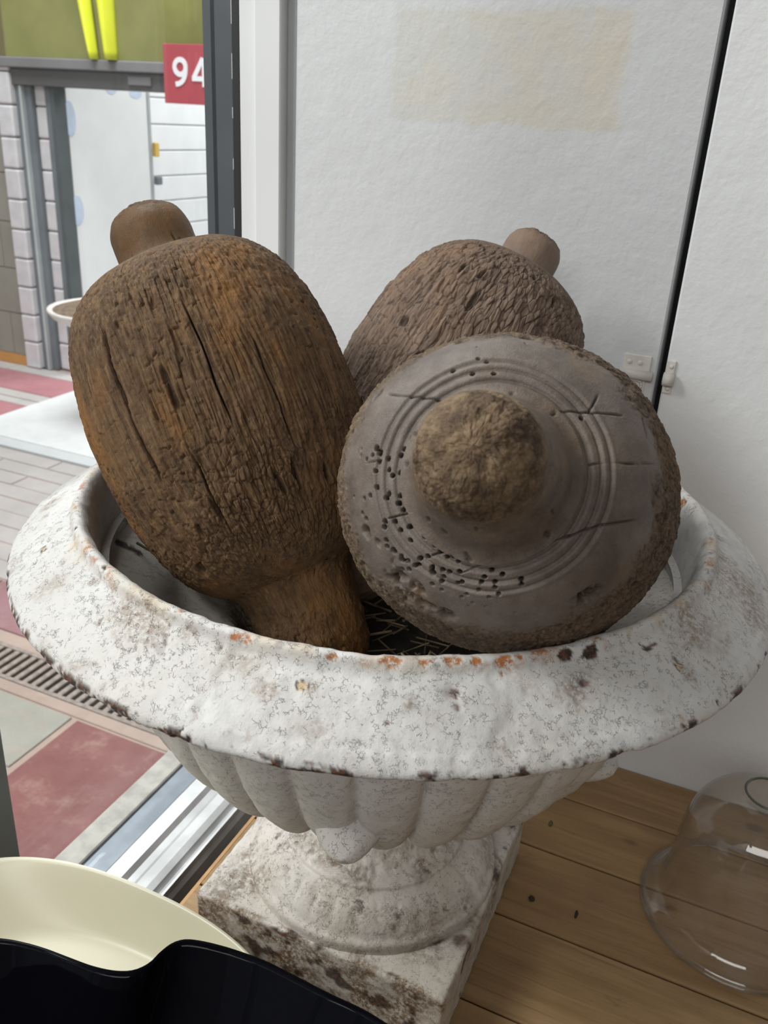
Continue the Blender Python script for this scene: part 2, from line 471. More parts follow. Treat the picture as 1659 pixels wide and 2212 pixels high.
M['cloche'] = k.out((.97, .975, .97), .01)
M['cloche'] = glass_sheet('cloche_glass', 1.3, (.965, .955, .94), .04)

# ================================================================== STRUCTURE (large first)
WALL_Y = 1.03
ZF = -1.0                                    # floor level inside and outside
fl = struct(box('floor', (-.58, -2.5, ZF - .08), (3.0, 1.03, ZF), M['boards_dim']))
ce = struct(box('ceiling', (-.735, -2.5, 2.42), (3.0, 1.03, 2.50), M['ceil']))
wr = struct(box('wall_right', (3.0, -2.5, ZF - .08), (3.1, 1.13, 2.50), M['plaster_dim']))
wf = struct(box('wall_front', (-.735, -2.6, ZF - .08), (3.1, -2.5, 2.50), M['plaster_dim']))
# back wall: right-hand panel beyond the black gap, plus the dark core behind both
wb = struct(box('wall_back', (-.0935, WALL_Y, ZF), (3.0, 1.075, 2.42), M['wall'], bevel=.002))
core = box('wall_core', (-.59, 1.078, ZF), (3.0, 1.13, 2.50), M['black'], wb)
# fixed white door left of the gap
d1 = struct(box('door_1', (-.583, WALL_Y, ZF), (-.1025, 1.075, 2.42), M['door_white'], bevel=.002))
# left side: parapet under the window, head above it, return beyond the corner
wl = struct(box('wall_left', (-.70, -2.5, ZF), (-.587, 1.03, -.24), M['plaster_dim']))
box('window_head', (-.76, -2.5, 2.18), (-.587, 1.03, 2.50), M['plaster_dim'], wl)
box('outer_return', (-.735, 1.105, ZF), (-.60, 3.2, 2.2), M['plaster_dim'], wl)

# window: corner post, mullions, sill tracks, glass
w1 = empty('window_1', (0, 0, 0), kind='structure')
box('corner_post', (-.735, 1.056, -.2), (-.6865, 1.10, 2.20), M['post_grey'], w1, .0015)
box('gasket', (-.6865, 1.050, -.2), (-.676, 1.09, 2.20), M['black'], w1)
box('jamb', (-.6605, 1.028, -.2), (-.6325, 1.10, 2.20), M['frame_grey'], w1, .001)
for a, b, y, m in ((-.6605, -.634, 1.026, 'frame_white'), (-.634, -.5975, 1.018, 'frame_white'), (-.5975, -.5835, 1.034, 'frame_grey')):
    box('jamb_strip', (a, y, -.2), (b, 1.09, 2.42), M[m], w1, .0015)
random.seed(2)
for i in range(5):                                     # flakes of white paint left along the post edge
    z = .93 - i * .062
    box('paint_flake', (-.6895, 1.0535, z - random.uniform(.012, .03)), (-.6868, 1.0565, z), M['frame_white'], w1)
mu = box('mullion', (-.735, .497, -.2), (-.681, .557, 2.20), M['post_teal'], w1, .002)
box('mullion_groove', (-.697, .494, -.2), (-.6945, .498, 2.20), M['steel_dk'], w1)
box('mullion', (-.735, -1.30, -.2), (-.681, -1.24, 2.20), M['post_teal'], w1, .002)
box('glass_pane', (-.722, .557, -.2), (-.716, 1.056, 2.18), M['pane'], w1)
box('glass_pane', (-.722, -1.24, -.2), (-.716, .497, 2.18), M['pane'], w1)
box('glass_pane', (-.722, -2.5, -.2), (-.716, -1.30, 2.18), M['pane'], w1)
# sill: extruded tracks running towards the wall
box('sill_ledge', (-.775, -2.5, -.26), (-.735, 1.10, -.200), M['sill_stone'], w1, .002)
box('sill_channel', (-.735, -2.5, -.26), (-.697, 1.05, -.206), M['alu_dark'], w1)
box('sill_slot', (-.697, -2.5, -.26), (-.691, 1.03, -.214), M['black'], w1)
prof = [(-.691, -.198), (-.6885, -.196), (-.665, -.197), (-.658, -.203), (-.648, -.205), (-.640, -.199), (-.622, -.196), (-.612, -.199),
        (-.606, -.206), (-.600, -.204), (-.5975, -.198), (-.594, -.198), (-.592, -.206), (-.587, -.212), (-.587, -.26), (-.691, -.26)]
V = [(x, y, z) for y in (-2.5, 1.03) for x, z in prof]
n = len(prof)
me = bpy.data.meshes.new('sill_track')
me.from_pydata(V, [], [(i, (i + 1) % n, n + (i + 1) % n, n + i) for i in range(n)] + [tuple(range(n)), tuple(range(2 * n - 1, n - 1, -1))])
link('sill_track', me, M['alu'], w1)

# outside: pavement made of separate tiles
pv = struct(box('pavement', (-9.0, -4.0, ZF - .20), (-.74, 1.762, ZF - .005), M['tile_sand']))
box('far_bed', (-9.0, 1.928, ZF - .20), (-.74, 9.5, ZF - .005), M['tile_sand'], pv)
box('drain_bed', (-9.0, 1.762, ZF - .20), (-.74, 1.928, ZF - .10), M['drain_dark'], pv)
def tiles(xs, ys, m, gap=.006, top=ZF, name='paving_tile'):
    for i in range(len(xs) - 1):
        for j in range(len(ys) - 1):
            dz = random.uniform(-.002, .002)
            box(name, (xs[i] + gap / 2, ys[j] + gap / 2, ZF - .10), (xs[i + 1] - gap / 2, ys[j + 1] - gap / 2, top + dz), M[m], pv, .002)
tiles([-1.745, -.775], [.76, 1.715], 'tile_red', .02)
tiles([-2.75, -.775], [-.3, .75], 'tile_red', .02)
tiles([-2.30, -1.755], [1.16, 1.44, 1.715], 'tile_grey', .012)
tiles([-2.75, -2.31], [.76, 1.715], 'tile_mauve', .02)
tiles([-4.2, -.775], [1.715, 1.765], 'tile_sand', .004)
tiles([-4.2, -.775], [1.925, 1.985], 'tile_sand', .004)
tiles([-4.2, -2.76], [-.3, .75, 1.715], 'tile_grey', .02)
tiles([-4.2, -2.62, -1.2], [1.985, 2.27], 'tile_mauve', .012)
yy = [2.27 + .125 * i for i in range(10)]
for j in range(9):
    x0 = -4.5 - .3 * (j % 2)
    tiles([x0, x0 + 1.15, x0 + 2.3, x0 + 3.5], yy[j:j + 2], 'tile_course', .010)
tiles([-4.19, -1.3], [3.395, 3.50], 'slab_edge', .004, ZF + .012)
tiles([-4.19, -2.75, -1.3], [3.50, 4.46], 'slab_white', .004, ZF + .014)
tiles([-7.0, -5.6, -4.2], [3.40, 4.02], 'tile_pink', .012)
tiles([-7.0, -5.6, -4.2], [4.02, 4.12, 4.24], 'tile_course', .012)
tiles([-7.0, -5.6, -4.2], [4.24, 4.60], 'tile_pink', .012)
tiles([-7.0, -5.0, -4.2, -2.75, -1.3], [4.60, 4.74], 'tile_course', .012)
tiles([-7.0, -5.6, -4.55], [2.27, 3.39], 'tile_course', .012)
tiles([-7.0, -5.6, -4.22], [-.3, 1.1, 2.26], 'tile_grey', .02)
tiles([-4.46, -2.9], [4.76, 5.6, 7.0, 9.0], 'slab_white', .01)

# wall across the passage, with its doorway
FY = 4.75
wo = struct(box('wall_opposite', (-9.0, FY + .02, ZF - .1), (-4.88, FY + .30, 1.12), M['mortar_dark']))
zz = [-.93, -.62, -.30, .02, .34, .66, .98, 1.12]
for j in range(7):                                      # beige blocks left of the pillar
    for x0 in (-7.6, -6.75, -5.9, -5.05):
        xa = x0 + (.2 if j % 2 else 0)
        if xa < -4.95: box('block', (xa, FY, zz[j] + .003), (min(xa + .845, -4.925), FY + .05, zz[j + 1] - .003), M['beige_block'], wo, .002)
box('skirting', (-7.0, FY - .012, ZF), (-4.905, FY + .03, -.93), M['orange_base'], wo)
box('wall_mass', (-2.9, FY, ZF - .1), (-1.0, FY + .30, 2.6), M['beige_block'], wo)
box('wall_mass', (-9.0, FY + .03, 1.12), (-1.0, FY + .30, 3.4), M['beige_block'], wo)
bz = -1.0
while bz < 1.0:                                        # two columns of round-edged glazed bricks beside the frame
    for xa, xb, yy_ in ((-4.905, -4.775, FY - .045), (-4.665, -4.575, FY + .05)):
        box('glazed_brick', (xa, yy_, bz + .004), (xb, yy_ + .10, min(bz + .1945, 1.0)), M['glazed'], wo, .014, 3)
    bz += .196
d2 = empty('door_2', (0, 0, 0), kind='structure')
box('lintel', (-4.90, FY - .02, .885), (-2.9, FY + .16, .985), M['lintel'], d2, .004)
box('lintel_ledge', (-5.2, FY - .06, .985), (-2.9, FY + .10, 1.045), M['lintel_lt'], d2, .006)
box('lintel_box', (-3.83, FY - .035, .915), (-3.66, FY - .018, .965), M['lintel_lt'], d2, .003)
box('jamb', (-4.775, FY, ZF), (-4.735, FY + .12, .885), M['steel'], d2, .003)
box('jamb_edge', (-4.735, FY - .01, ZF), (-4.715, FY + .12, .885), M['steel_lt'], d2, .002)
box('jamb', (-4.715, FY + .02, ZF), (-4.665, FY + .14, .885), M['steel'], d2, .003)
box('jamb', (-4.575, FY + .05, ZF), (-4.525, FY + .15, .885), M['steel'], d2, .003)
box('jamb_edge', (-4.525, FY + .04, ZF), (-4.51, FY + .15, .885), M['steel_lt'], d2, .002)
box('jamb', (-4.51, FY + .02, ZF), (-4.474, FY + .13, .885), M['steel_dk'], d2, .003)
leaf = box('door_leaf', (-4.535, FY + .16, ZF + .01), (-4.50, 5.74, .94), M['door_leaf'], d2, .002)
box('leaf_edge', (-4.54, 5.74, ZF + .01), (-4.495, 5.775, .90), M['frame_grey'], d2, .002)
box('leaf_latch', (-4.50, 5.775, .46), (-4.47, 5.83, .56), M['yellow'], d2, .006)
box('leaf_handle', (-4.50, 5.775, .26), (-4.46, 5.84, .32), M['steel'], d2, .01, 2)
def patch(y, z, ry, rz):
    a = np.linspace(0, 2 * np.pi, 20, endpoint=False)
    V = [(-4.4985, y + ry * math.cos(t), z + rz * math.sin(t)) for t in a] + [(-4.501, y + ry * math.cos(t), z + rz * math.sin(t)) for t in a]
    F = [tuple(range(20))] + [(i, (i + 1) % 20, 20 + (i + 1) % 20, 20 + i) for i in range(20)]
    me = bpy.data.meshes.new('paint_patch'); me.from_pydata(V, [], F)
    link('paint_patch', me, M['blue_patch'], leaf)
for a in ((4.93, .70, .055, .11), (4.93, .12, .06, .10), (5.36, .925, .07, .06), (5.62, .885, .07, .035)): patch(*a)
# white brick wall seen through the doorway
wy = struct(box('wall_beyond', (-4.80, 4.95, ZF - .1), (-4.615, 9.2, 2.2), M['mortar']))
bz = -1.0; j = 0
while bz < 1.5:
    y0 = 4.97 + (.4 if j % 2 else 0)
    while y0 < 9.0:
        box('white_brick', (-4.63, y0 + .003, bz + .005), (-4.60, y0 + 1.997, bz + .182), M['white_brick'], wy, .004)
        y0 += 2.0
    bz += .187; j += 1

# ================================================================== OUTSIDE THINGS
t = empty('drain_channel', (-2.5, 1.845, ZF), 'slotted iron floor drain crossing the red and grey paving outside the window', 'drain')
box('channel', (-1.7, -.08, -.098), (1.7, .08, -.06), M['drain_dark'], t)
for s in (-1, 1):
    box('rail', (-1.7, s * .0725 - .0075, -.06), (1.7, s * .0725 + .0075, .001), M['drain_metal'], t)
bm = bmesh.new(); box_bm(bm, (-.0105, -.065, -.03), (.0105, .065, 0), .002)
first = bm_obj('slat', bm, M['drain_metal'], t); first.location = (-.75, 0, 0)
for i in range(1, 62):
    o = first.copy(); COL.objects.link(o); o.parent = t; o.location = (-.75 + i * .038, 0, 0)

t = empty('fascia_sign_band', (-4.0, FY, 1.045), 'olive yellow glossy sheet band over the doorway across the passage', 'sign')
box('sheet', (.12, -.05, 0), (1.1, .02, .75), M['fascia'], t, .002)
box('sheet', (-.78, -.04, 0), (.12, .02, .75), M['fascia'], t, .002)
box('brown_sheet', (-2.2, -.04, 0), (-.78, .02, .75), M['fascia_brown'], t, .002)
def sheen_strip(name, xs0, xs1, depth, mat):                      # added curled strip, stands in for the bright reflection streak on the sheet
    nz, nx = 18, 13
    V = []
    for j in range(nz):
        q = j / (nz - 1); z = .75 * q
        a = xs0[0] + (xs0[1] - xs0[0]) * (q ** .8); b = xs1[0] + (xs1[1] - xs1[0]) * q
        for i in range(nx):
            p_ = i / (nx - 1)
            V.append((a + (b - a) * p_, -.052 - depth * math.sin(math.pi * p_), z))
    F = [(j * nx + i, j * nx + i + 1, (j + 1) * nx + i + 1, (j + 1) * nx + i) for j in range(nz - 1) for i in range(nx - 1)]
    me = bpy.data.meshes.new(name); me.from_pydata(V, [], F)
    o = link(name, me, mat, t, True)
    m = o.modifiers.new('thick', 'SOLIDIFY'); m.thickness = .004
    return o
sheen_strip('lime_sheen_strip', (-.075, -.23), (-.02, -.09), .05, M['lime'])
sheen_strip('lime_sheen_strip', (.05, -.05), (.125, .12), .07, M['lime'])

t = empty('number_sign', (-3.52, FY - .09, .828), 'red square sign with white number 94 beside the far doorway', 'sign')
box('board', (0, 0, 0), (.40, .02, .312), M['red_sign'], t, .002)
def stroke(name, path, w, x, z, y, mat, parent, depth=.004):
    p = np.array(path, float); d = np.gradient(p, axis=0); d /= np.linalg.norm(d, axis=1)[:, None]
    nrm = np.stack([-d[:, 1], d[:, 0]], -1) * w / 2
    A, B = p + nrm, p - nrm; m = len(p)
    V = [(a[0], yy_, a[1]) for yy_ in (0, depth) for q_ in (A, B) for a in q_]
    F = [(i, i + 1, m + i + 1, m + i) for i in range(m - 1)] + [(2 * m + i, 3 * m + i, 3 * m + i + 1, 2 * m + i + 1) for i in range(m - 1)]
    F += [(i, 2 * m + i, 2 * m + i + 1, i + 1) for i in range(m - 1)] + [(m + i, m + i + 1, 3 * m + i + 1, 3 * m + i) for i in range(m - 1)]
    me = bpy.data.meshes.new(name); me.from_pydata(V, [], F)
    o = link(name, me, mat, parent); o.location = (x, y - depth, z)
    return o
aa = [math.radians(v) for v in range(-10, 356, 10)]
nine = [(.0385 * math.cos(v), .103 + .037 * math.sin(v)) for v in [math.radians(v) for v in range(-40, 330, 10)]]
stroke('numeral', [(.0385 * math.cos(v), .103 + .0385 * math.sin(v)) for v in [math.radians(v) for v in range(0, 371, 10)]], .027, .120, .09, 0, M['white_vinyl'], t)
stroke('numeral_tail', [(.0385, .110), (.0385, .09), (.036, .07), (.030, .052), (.020, .036), (.006, .024), (-.012, .016), (-.034, .013)], .027, .120, .09, -.0003, M['white_vinyl'], t)
four = stroke('numeral', [(.062, .152), (.03, .10), (-.004, .048)], .027, .216, .09, 0, M['white_vinyl'], t)
stroke('numeral_bar', [(-.014, .046), (.04, .046), (.10, .046)], .026, .216, .09, -.0003, M['white_vinyl'], t)
stroke('numeral_stem', [(.070, .154), (.070, .08), (.070, .004)], .028, .216, .09, -.0006, M['white_vinyl'], t)

t = empty('planter', (-3.62, 4.15, ZF), 'white flared planter of soil on a red pedestal outside, behind the leftmost wooden bobbin', 'planter')
lathe_obj('pedestal', [(.0, .0), (.19, 0), (.19, .05), (.15, .08), (.14, .5), (.17, .55), (.17, .57), (0, .57)], 32, 40, M['terracotta'], t, 1)
lathe_obj('bowl', [(.0, .57), (.12, .57), (.18, .58), (.30, .62), (.345, .672), (.348, .688), (.335, .692), (.32, .682), (.2, .66), (0, .65)], 48, 50, M['planter'], t, 1)
lathe_obj('soil', [(.315, .682), (.2, .715), (.1, .73), (0, .735)], 32, 10, M['soil'], t, 1)

# ================================================================== DISPLAY TABLE
tb = empty('display_table', (-.45, .45, ZF), 'pine plank display table under the urn, beside the shop window', 'table')
seams = [-.10, .02, .14, .255, .37, .482, .597, .714, .829, .931, 1.0275]
random.seed(5)
for i in range(len(seams) - 1):
    dz = random.uniform(-.0012, 0)
    o = box('plank', (0, seams[i] + .0015 - .45, 1.0 - .028 + dz), (1.62, seams[i + 1] - .0015 - .45, 1.0 + dz), M['pine'], tb, .0016, 2)
box('plank_end', (-.004, -.55, .955), (0, .577, .9985), M['pine_edge'], tb)
for y0, y1 in ((-.50, -.46), (.50, .54)):
    box('apron', (.05, y0, .86), (1.57, y1, .97), M['pine'], tb)
for x0 in (.05, 1.50):
    for y0 in (-.46, .43):
        box('leg', (x0, y0, 0), (x0 + .07, y0 + .07, .97), M['pine'], tb, .003)

# ================================================================== URN
UX, UY = -.2765, .6834
K = .985                                     # urn and bobbins: common size factor
urn = empty('urn', (-.27238, .67315, .0118), 'large white cast iron garden urn with crackled rusty paint on a square plinth', 'urn')
LIP = [[-133.5,0.3043,0.006,"o"],[-131.5,0.3131,0.005,"p"],[-115.9,0.3138,0.009,"o"],[-126.4,0.2947,0.006,"d"],[-125.9,0.3252,0.006,"d"],[-122.7,0.3164,0.011,"d"],[-113.0,0.3187,0.006,"d"],[-108.6,0.3038,0.004,"p"],[-103.6,0.2878,0.03,"d"],[-106.5,0.2869,0.022,"d"],[-100.7,0.2869,0.02,"d"],[-106.9,0.3147,0.011,"d"],[-109.3,0.3261,0.005,"p"],[-116.4,0.2872,0.008,"d"],[-151.7,0.3082,0.016,"d"],[-146.3,0.3082,0.008,"d"],[-97.5,0.2988,0.012,"g"],[-100.3,0.3236,0.009,"o2"],[-95.5,0.3207,0.01,"r2"],[-99.7,0.3165,0.02,"d"],[-96.3,0.3255,0.008,"d"],[-97.7,0.3268,0.005,"d"],[-98.6,0.3315,0.005,"r"],[-91.8,0.3288,0.005,"r"],[-89.5,0.3164,0.02,"d"],[-89.1,0.3297,0.01,"c"],[-89.9,0.334,0.012,"c"],[-91.8,0.333,0.012,"c"],[-88.9,0.3349,0.014,"c"],[-86.8,0.3335,0.006,"r"],[-101.5,0.3347,0.01,"c"],[-100.2,0.3347,0.008,"c"],[-103.1,0.3346,0.006,"c"],[-106.5,0.3326,0.01,"c"],[-131.5,0.2803,0.007,"c"],[-124.3,0.2811,0.01,"o2"],[-127.9,0.283,0.012,"o2"],[-116.0,0.279,0.006,"c"],[-89.9,0.2854,0.005,"p"],[-95.3,0.2834,0.012,"d"],[-106.6,0.3299,0.02,"d"],[-43.1,0.2814,0.012,"c"],[-39.9,0.2822,0.013,"c"],[-29.8,0.2885,0.007,"c"],[-28.5,0.2884,0.007,"c"],[-26.7,0.3026,0.007,"p"],[-27.1,0.3065,0.006,"o"],[-42.1,0.2968,0.007,"p"],[-16.0,0.3123,0.009,"d"],[-25.6,0.33,0.012,"c"],[-28.1,0.3301,0.012,"o2"],[-30.3,0.3287,0.012,"o2"],[-31.7,0.3291,0.008,"o2"],[-26.5,0.3122,0.01,"d"],[-29.5,0.3162,0.006,"c"],[-27.3,0.3198,0.006,"c"],[-33.0,0.3144,0.02,"d"],[-0.5,0.3012,0.05,"d"],[4.7,0.2867,0.03,"d"],[-18.9,0.2911,0.04,"d"],[-41.1,0.3336,0.012,"c"],[-40.0,0.3329,0.01,"c"],[-38.7,0.3325,0.009,"c"],[-39.3,0.3156,0.006,"c"],[13.9,0.2841,0.012,"d"],[-1.7,0.2775,0.012,"r2"],[-8.7,0.2816,0.01,"r2"],[27.8,0.3418,0.01,"r"],[26.3,0.2699,0.01,"r"],[-13.4,0.3331,0.008,"c"],[-18.2,0.3331,0.007,"c"],[-3.4,0.3133,0.03,"d"],[-43.8,0.3002,0.02,"d"],[-77.8,0.297,0.008,"o"],[-76.6,0.2961,0.009,"d"],[-59.3,0.2935,0.008,"p"],[-59.2,0.2963,0.004,"c"],[-59.1,0.3026,0.004,"p"],[-67.2,0.3114,0.003,"c"],[-64.7,0.3015,0.009,"d"],[-75.4,0.3273,0.009,"r2"],[-81.0,0.3338,0.006,"r2"],[-58.9,0.3324,0.012,"c"],[-57.8,0.3316,0.012,"c"],[-59.9,0.3333,0.01,"c"],[-59.6,0.327,0.005,"r"],[-60.0,0.3228,0.003,"c"],[-64.7,0.3344,0.006,"c"],[-67.0,0.2801,0.014,"r"],[-68.1,0.2799,0.008,"r"],[-70.4,0.2812,0.006,"r2"],[-59.5,0.2794,0.01,"r"],[-63.0,0.2801,0.008,"r"],[-52.1,0.2809,0.014,"r"],[-56.3,0.28,0.008,"r"],[-50.1,0.2795,0.009,"r"],[-81.9,0.2798,0.008,"g"],[-61.3,0.2812,0.006,"g"],[-86.8,0.28,0.01,"r"],[-74.7,0.2808,0.008,"r"],[-88.1,0.2807,0.008,"r"],[-71.9,0.3182,0.03,"d2"],[-62.3,0.3211,0.02,"d2"],[-54.8,0.318,0.02,"d"],[-49.9,0.3148,0.014,"d"],[-42.3,0.2969,0.006,"p"],[-83.3,0.3159,0.02,"d"],[-81.6,0.3025,0.012,"d"]]
urn.scale = (K, K, K)
# --- rim (lip), dense so that dents, chips and rust are real relief
nu, nv = 1400, 126
pr = smooth_poly([(.2585, .424), (.2620, .446), (.2650, .470), (.2678, .486), (.2702, .4918), (.2745, .4958), (.2800, .4952), (.2820, .4905), (.2835, .4862), (.2870, .4842), (.293, .4825),
                  (.302, .4765), (.314, .4685), (.322, .4630), (.3255, .4602), (.3275, .4598), (.3315, .4560), (.3345, .4528), (.3358, .4495), (.3345, .4465), (.331, .4450), (.315, .4455), (.285, .4465), (.255, .4445)], nv, 2)
P = lathe(pr, nu)
Nn = grid_normals(P)
if (Nn[nv // 2, 0] @ np.array([0, 0, 1.0])) < 0: Nn = -Nn
q = P.reshape(-1, 3); rad = np.hypot(q[:, 0], q[:, 1]); az = np.degrees(np.arctan2(q[:, 1], q[:, 0]))
vi = np.repeat(np.arange(nv), nu)
top = sstep(12, 30, vi) * (1 - sstep(92, 100, vi))
lump = fbm(q * 26, 3); dent = fbm(q * 62 + 5, 3)
disp = .0016 * lump * (.4 + .6 * top) + top * (.0007 * dent + .0026 * np.minimum(0, fbm(q * 40 + 9, 2) + .14))
disp += .00025 * fbm(q * 150, 3)
disp *= sstep(0, 16, vi)
dirt = np.zeros(len(q)); rust = np.zeros(len(q)); chip = np.zeros(len(q)); och = np.zeros(len(q))
jag = 1 + .75 * fbm(q * 210, 3) + .75 * fbm(q * 85 + 3, 2)
for a0, r0, s0, kk in LIP:
    a0r = math.radians(a0)
    c0 = np.array((r0 * math.cos(a0r), r0 * math.sin(a0r), np.interp(r0, pr[28:95, 0], pr[28:95, 1]) if r0 < .335 else .4525))
    d = np.linalg.norm(q - c0, axis=1)
    near = d < s0 * 3
    if not near.any(): continue
    dd = d[near] * jag[near]
    if kk in ('r', 'r2', 'c'):
        dd = np.sqrt(d[near] ** 2 + 2.2 * (rad[near] - r0) ** 2) * jag[near]
    hard = 1 - sstep(s0 * .42, s0 * .52, dd); soft = 1 - sstep(s0 * .1, s0 * 1.0, dd)
    if kk == 'd': dirt[near] = np.maximum(dirt[near], .75 * soft)
    elif kk == 'd2': dirt[near] = np.maximum(dirt[near], .35 * soft)
    elif kk == 'g': chip[near] = np.maximum(chip[near], .35 * hard)
    elif kk == 'p': chip[near] = np.maximum(chip[near], .8 * (1 - sstep(s0 * .2, s0 * .4, dd))); disp[near] -= .0016 * (1 - sstep(0, s0, d[near])); dirt[near] = np.maximum(dirt[near], .5 * soft)
    elif kk == 'r': rust[near] = np.maximum(rust[near], hard); disp[near] -= .0006 * hard
    elif kk == 'r2': rust[near] = np.maximum(rust[near], .6 * soft)
    elif kk == 'o': och[near] = np.maximum(och[near], hard); chip[near] = np.maximum(chip[near], .9 * (1 - sstep(s0 * .05, s0 * .12, np.abs(dd - s0 * .5)))); disp[near] -= .0007 * hard
    elif kk == 'o2': och[near] = np.maximum(och[near], .55 * soft)
    elif kk == 'c': chip[near] = np.maximum(chip[near], hard); disp[near] -= .0009 * hard
# generic wear: bare edge line, rust along the bead
edge = np.exp(-((rad - .3352) / .0022) ** 2) * (q[:, 2] < .4535)
en = fbm(q * 55 + 2, 4) + .5 * fbm(q * 200, 2)
azl = np.clip((np.abs((az + 122 + 180) % 360 - 180)), 0, 90)
chip = np.maximum(chip, edge * sstep(.12, .30, en + .34 * np.exp(-(azl / 22.0) ** 2) - .02))
bead = np.exp(-((rad - .2775) / .0045) ** 2) * (q[:, 2] > .488)
bn = fbm(q * 38 + 7, 4)
och = np.maximum(och, .5 * bead * sstep(-.05, .3, bn))
rust = np.maximum(rust, .9 * bead * sstep(.16, .34, fbm(q * 60 + 21, 4)))
dirt = np.maximum(dirt, .5 * sstep(.18, .45, fbm(q * 20 + 31, 5)) * top)
inner = (1 - sstep(10, 16, vi)); dirt = np.maximum(dirt, .5 * inner * sstep(-.2, .3, fbm(q * 30 + 3, 4)))
P = (q + Nn.reshape(-1, 3) * disp[:, None])
rim = link('rim', np_mesh('rim', P, grid_faces(nu, nv), dict(dirt=dirt, rust=rust, chip=chip, ochre=och)), M['paint_rim'], urn, True)
# --- inside: wall, sloping ledge, dark well
nu, nv = 420, 130
pr = smooth_poly([(.266, .431), (.262, .430), (.256, .4275), (.245, .423), (.20, .404), (.165, .389), (.150, .380), (.135, .35), (.11, .31), (.06, .30), (.0, .30)], nv, 2)
P = lathe(pr, nu); Nn = grid_normals(P); q = P.reshape(-1, 3)
rad = np.hypot(q[:, 0], q[:, 1])
disp = (.0018 * fbm(q * 22, 3) + .0008 * fbm(q * 70, 3)) * np.repeat(sstep(0, 30, np.arange(nv)), nu)
az = np.degrees(np.arctan2(q[:, 1], q[:, 0]))
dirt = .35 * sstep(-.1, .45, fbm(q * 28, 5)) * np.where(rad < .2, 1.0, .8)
chip = np.zeros(len(q))
for (x, y, s0) in ((-.520, .572, .011), (-.506, .574, .010), (-.493, .577, .009)):
    d = np.hypot((q[:, 0] - (x - UX)), (q[:, 1] - (y - UY)) * 1.6)
    chip = np.maximum(chip, 1 - sstep(s0 * .8, s0 * .95, d * (1 + .3 * fbm(q * 200, 2))))
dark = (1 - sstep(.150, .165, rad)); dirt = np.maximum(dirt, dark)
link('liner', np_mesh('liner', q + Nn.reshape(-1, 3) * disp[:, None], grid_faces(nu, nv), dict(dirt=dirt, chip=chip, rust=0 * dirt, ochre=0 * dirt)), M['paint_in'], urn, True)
lathe_obj('soil_bed', [(.135, .335), (.10, .338), (.05, .342), (0, .343)], 48, 14, M['earth'], urn, 1)
# --- gadrooned bowl underneath
nl = 32; nu, nv = nl * 22, 120
pr = smooth_poly([(.274, .447), (.272, .43), (.268, .40), (.258, .36), (.243, .32), (.226, .288), (.208, .264), (.194, .252), (.180, .247), (.166, .249), (.148, .256), (.12, .262), (.09, .264), (.074, .262), (.066, .25)], nv, 2)
P = lathe(pr, nu)
a = np.linspace(0, 2 * np.pi, nu, endpoint=False) + math.radians(3.75)
u_ = np.abs(((a * nl / (2 * np.pi)) % 1) * 2 - 1)
sec = np.sqrt(np.clip(1 - u_ ** 2.2, 0, 1))
amp = np.interp(np.linspace(0, 1, nv), [0, .07, .16, .3, .55, .66, .72, .80, 1], [0, 0, .010, .011, .014, .016, .012, .004, 0])
Nn = grid_normals(P)
if (Nn[20, 0] @ np.array([1.0, 0, 0])) < 0: Nn = -Nn
q = P.reshape(-1, 3)
disp = ((sec[None, :] - 1) * amp[:, None]).ravel() + .0016 * fbm(q * 30, 3) + .0006 * fbm(q * 110, 2)
z0 = 0 * disp
dirt = .5 * (np.repeat((1 - sec)[None, :], nv, 0) ** 3).ravel() * sstep(.0, .4, fbm(q * 60, 3) + .2)
bowl = link('bowl', np_mesh('bowl', q + Nn.reshape(-1, 3) * disp[:, None], grid_faces(nu, nv), dict(dirt=dirt, chip=z0, rust=z0, ochre=z0)), M['paint_bowl'], urn, True)
# --- lugs cast on the bowl
def lug(azd, tilt, ext, zz0):
    nu, nv = 40, 34
    s = np.linspace(0, 1, nv); a = np.linspace(0, 2 * np.pi, nu, endpoint=False)
    wid = .0290 * np.sqrt(np.clip(1 - s ** 3.0, 0, 1)) * (1 + .12 * np.sin(s * 3.1))
    thk = .019 * np.sqrt(np.clip(1 - s ** 3.0, 0, 1))
    L = .050 + ext
    cz = -.004 + tilt * s * s
    P = np.stack([np.repeat((s * L)[:, None], nu, 1), wid[:, None] * np.cos(a), cz[:, None] + thk[:, None] * np.sin(a)], -1)
    q = P.reshape(-1, 3); q = q + .0012 * np.stack([fbm(q * 60 + k, 2) for k in range(3)], -1)
    zz = np.zeros(len(q))
    o = link('lug', np_mesh('lug', q, grid_faces(nu, nv), dict(dirt=zz, chip=zz, rust=zz, ochre=zz)), M['paint_bowl'], urn, True)
    o.location = (.172 * math.cos(math.radians(azd)), .172 * math.sin(math.radians(azd)), zz0)
    o.rotation_euler = (0, 0, math.radians(azd))
lug(-73, -.010, .030, .309); lug(-1, .002, .018, .272)
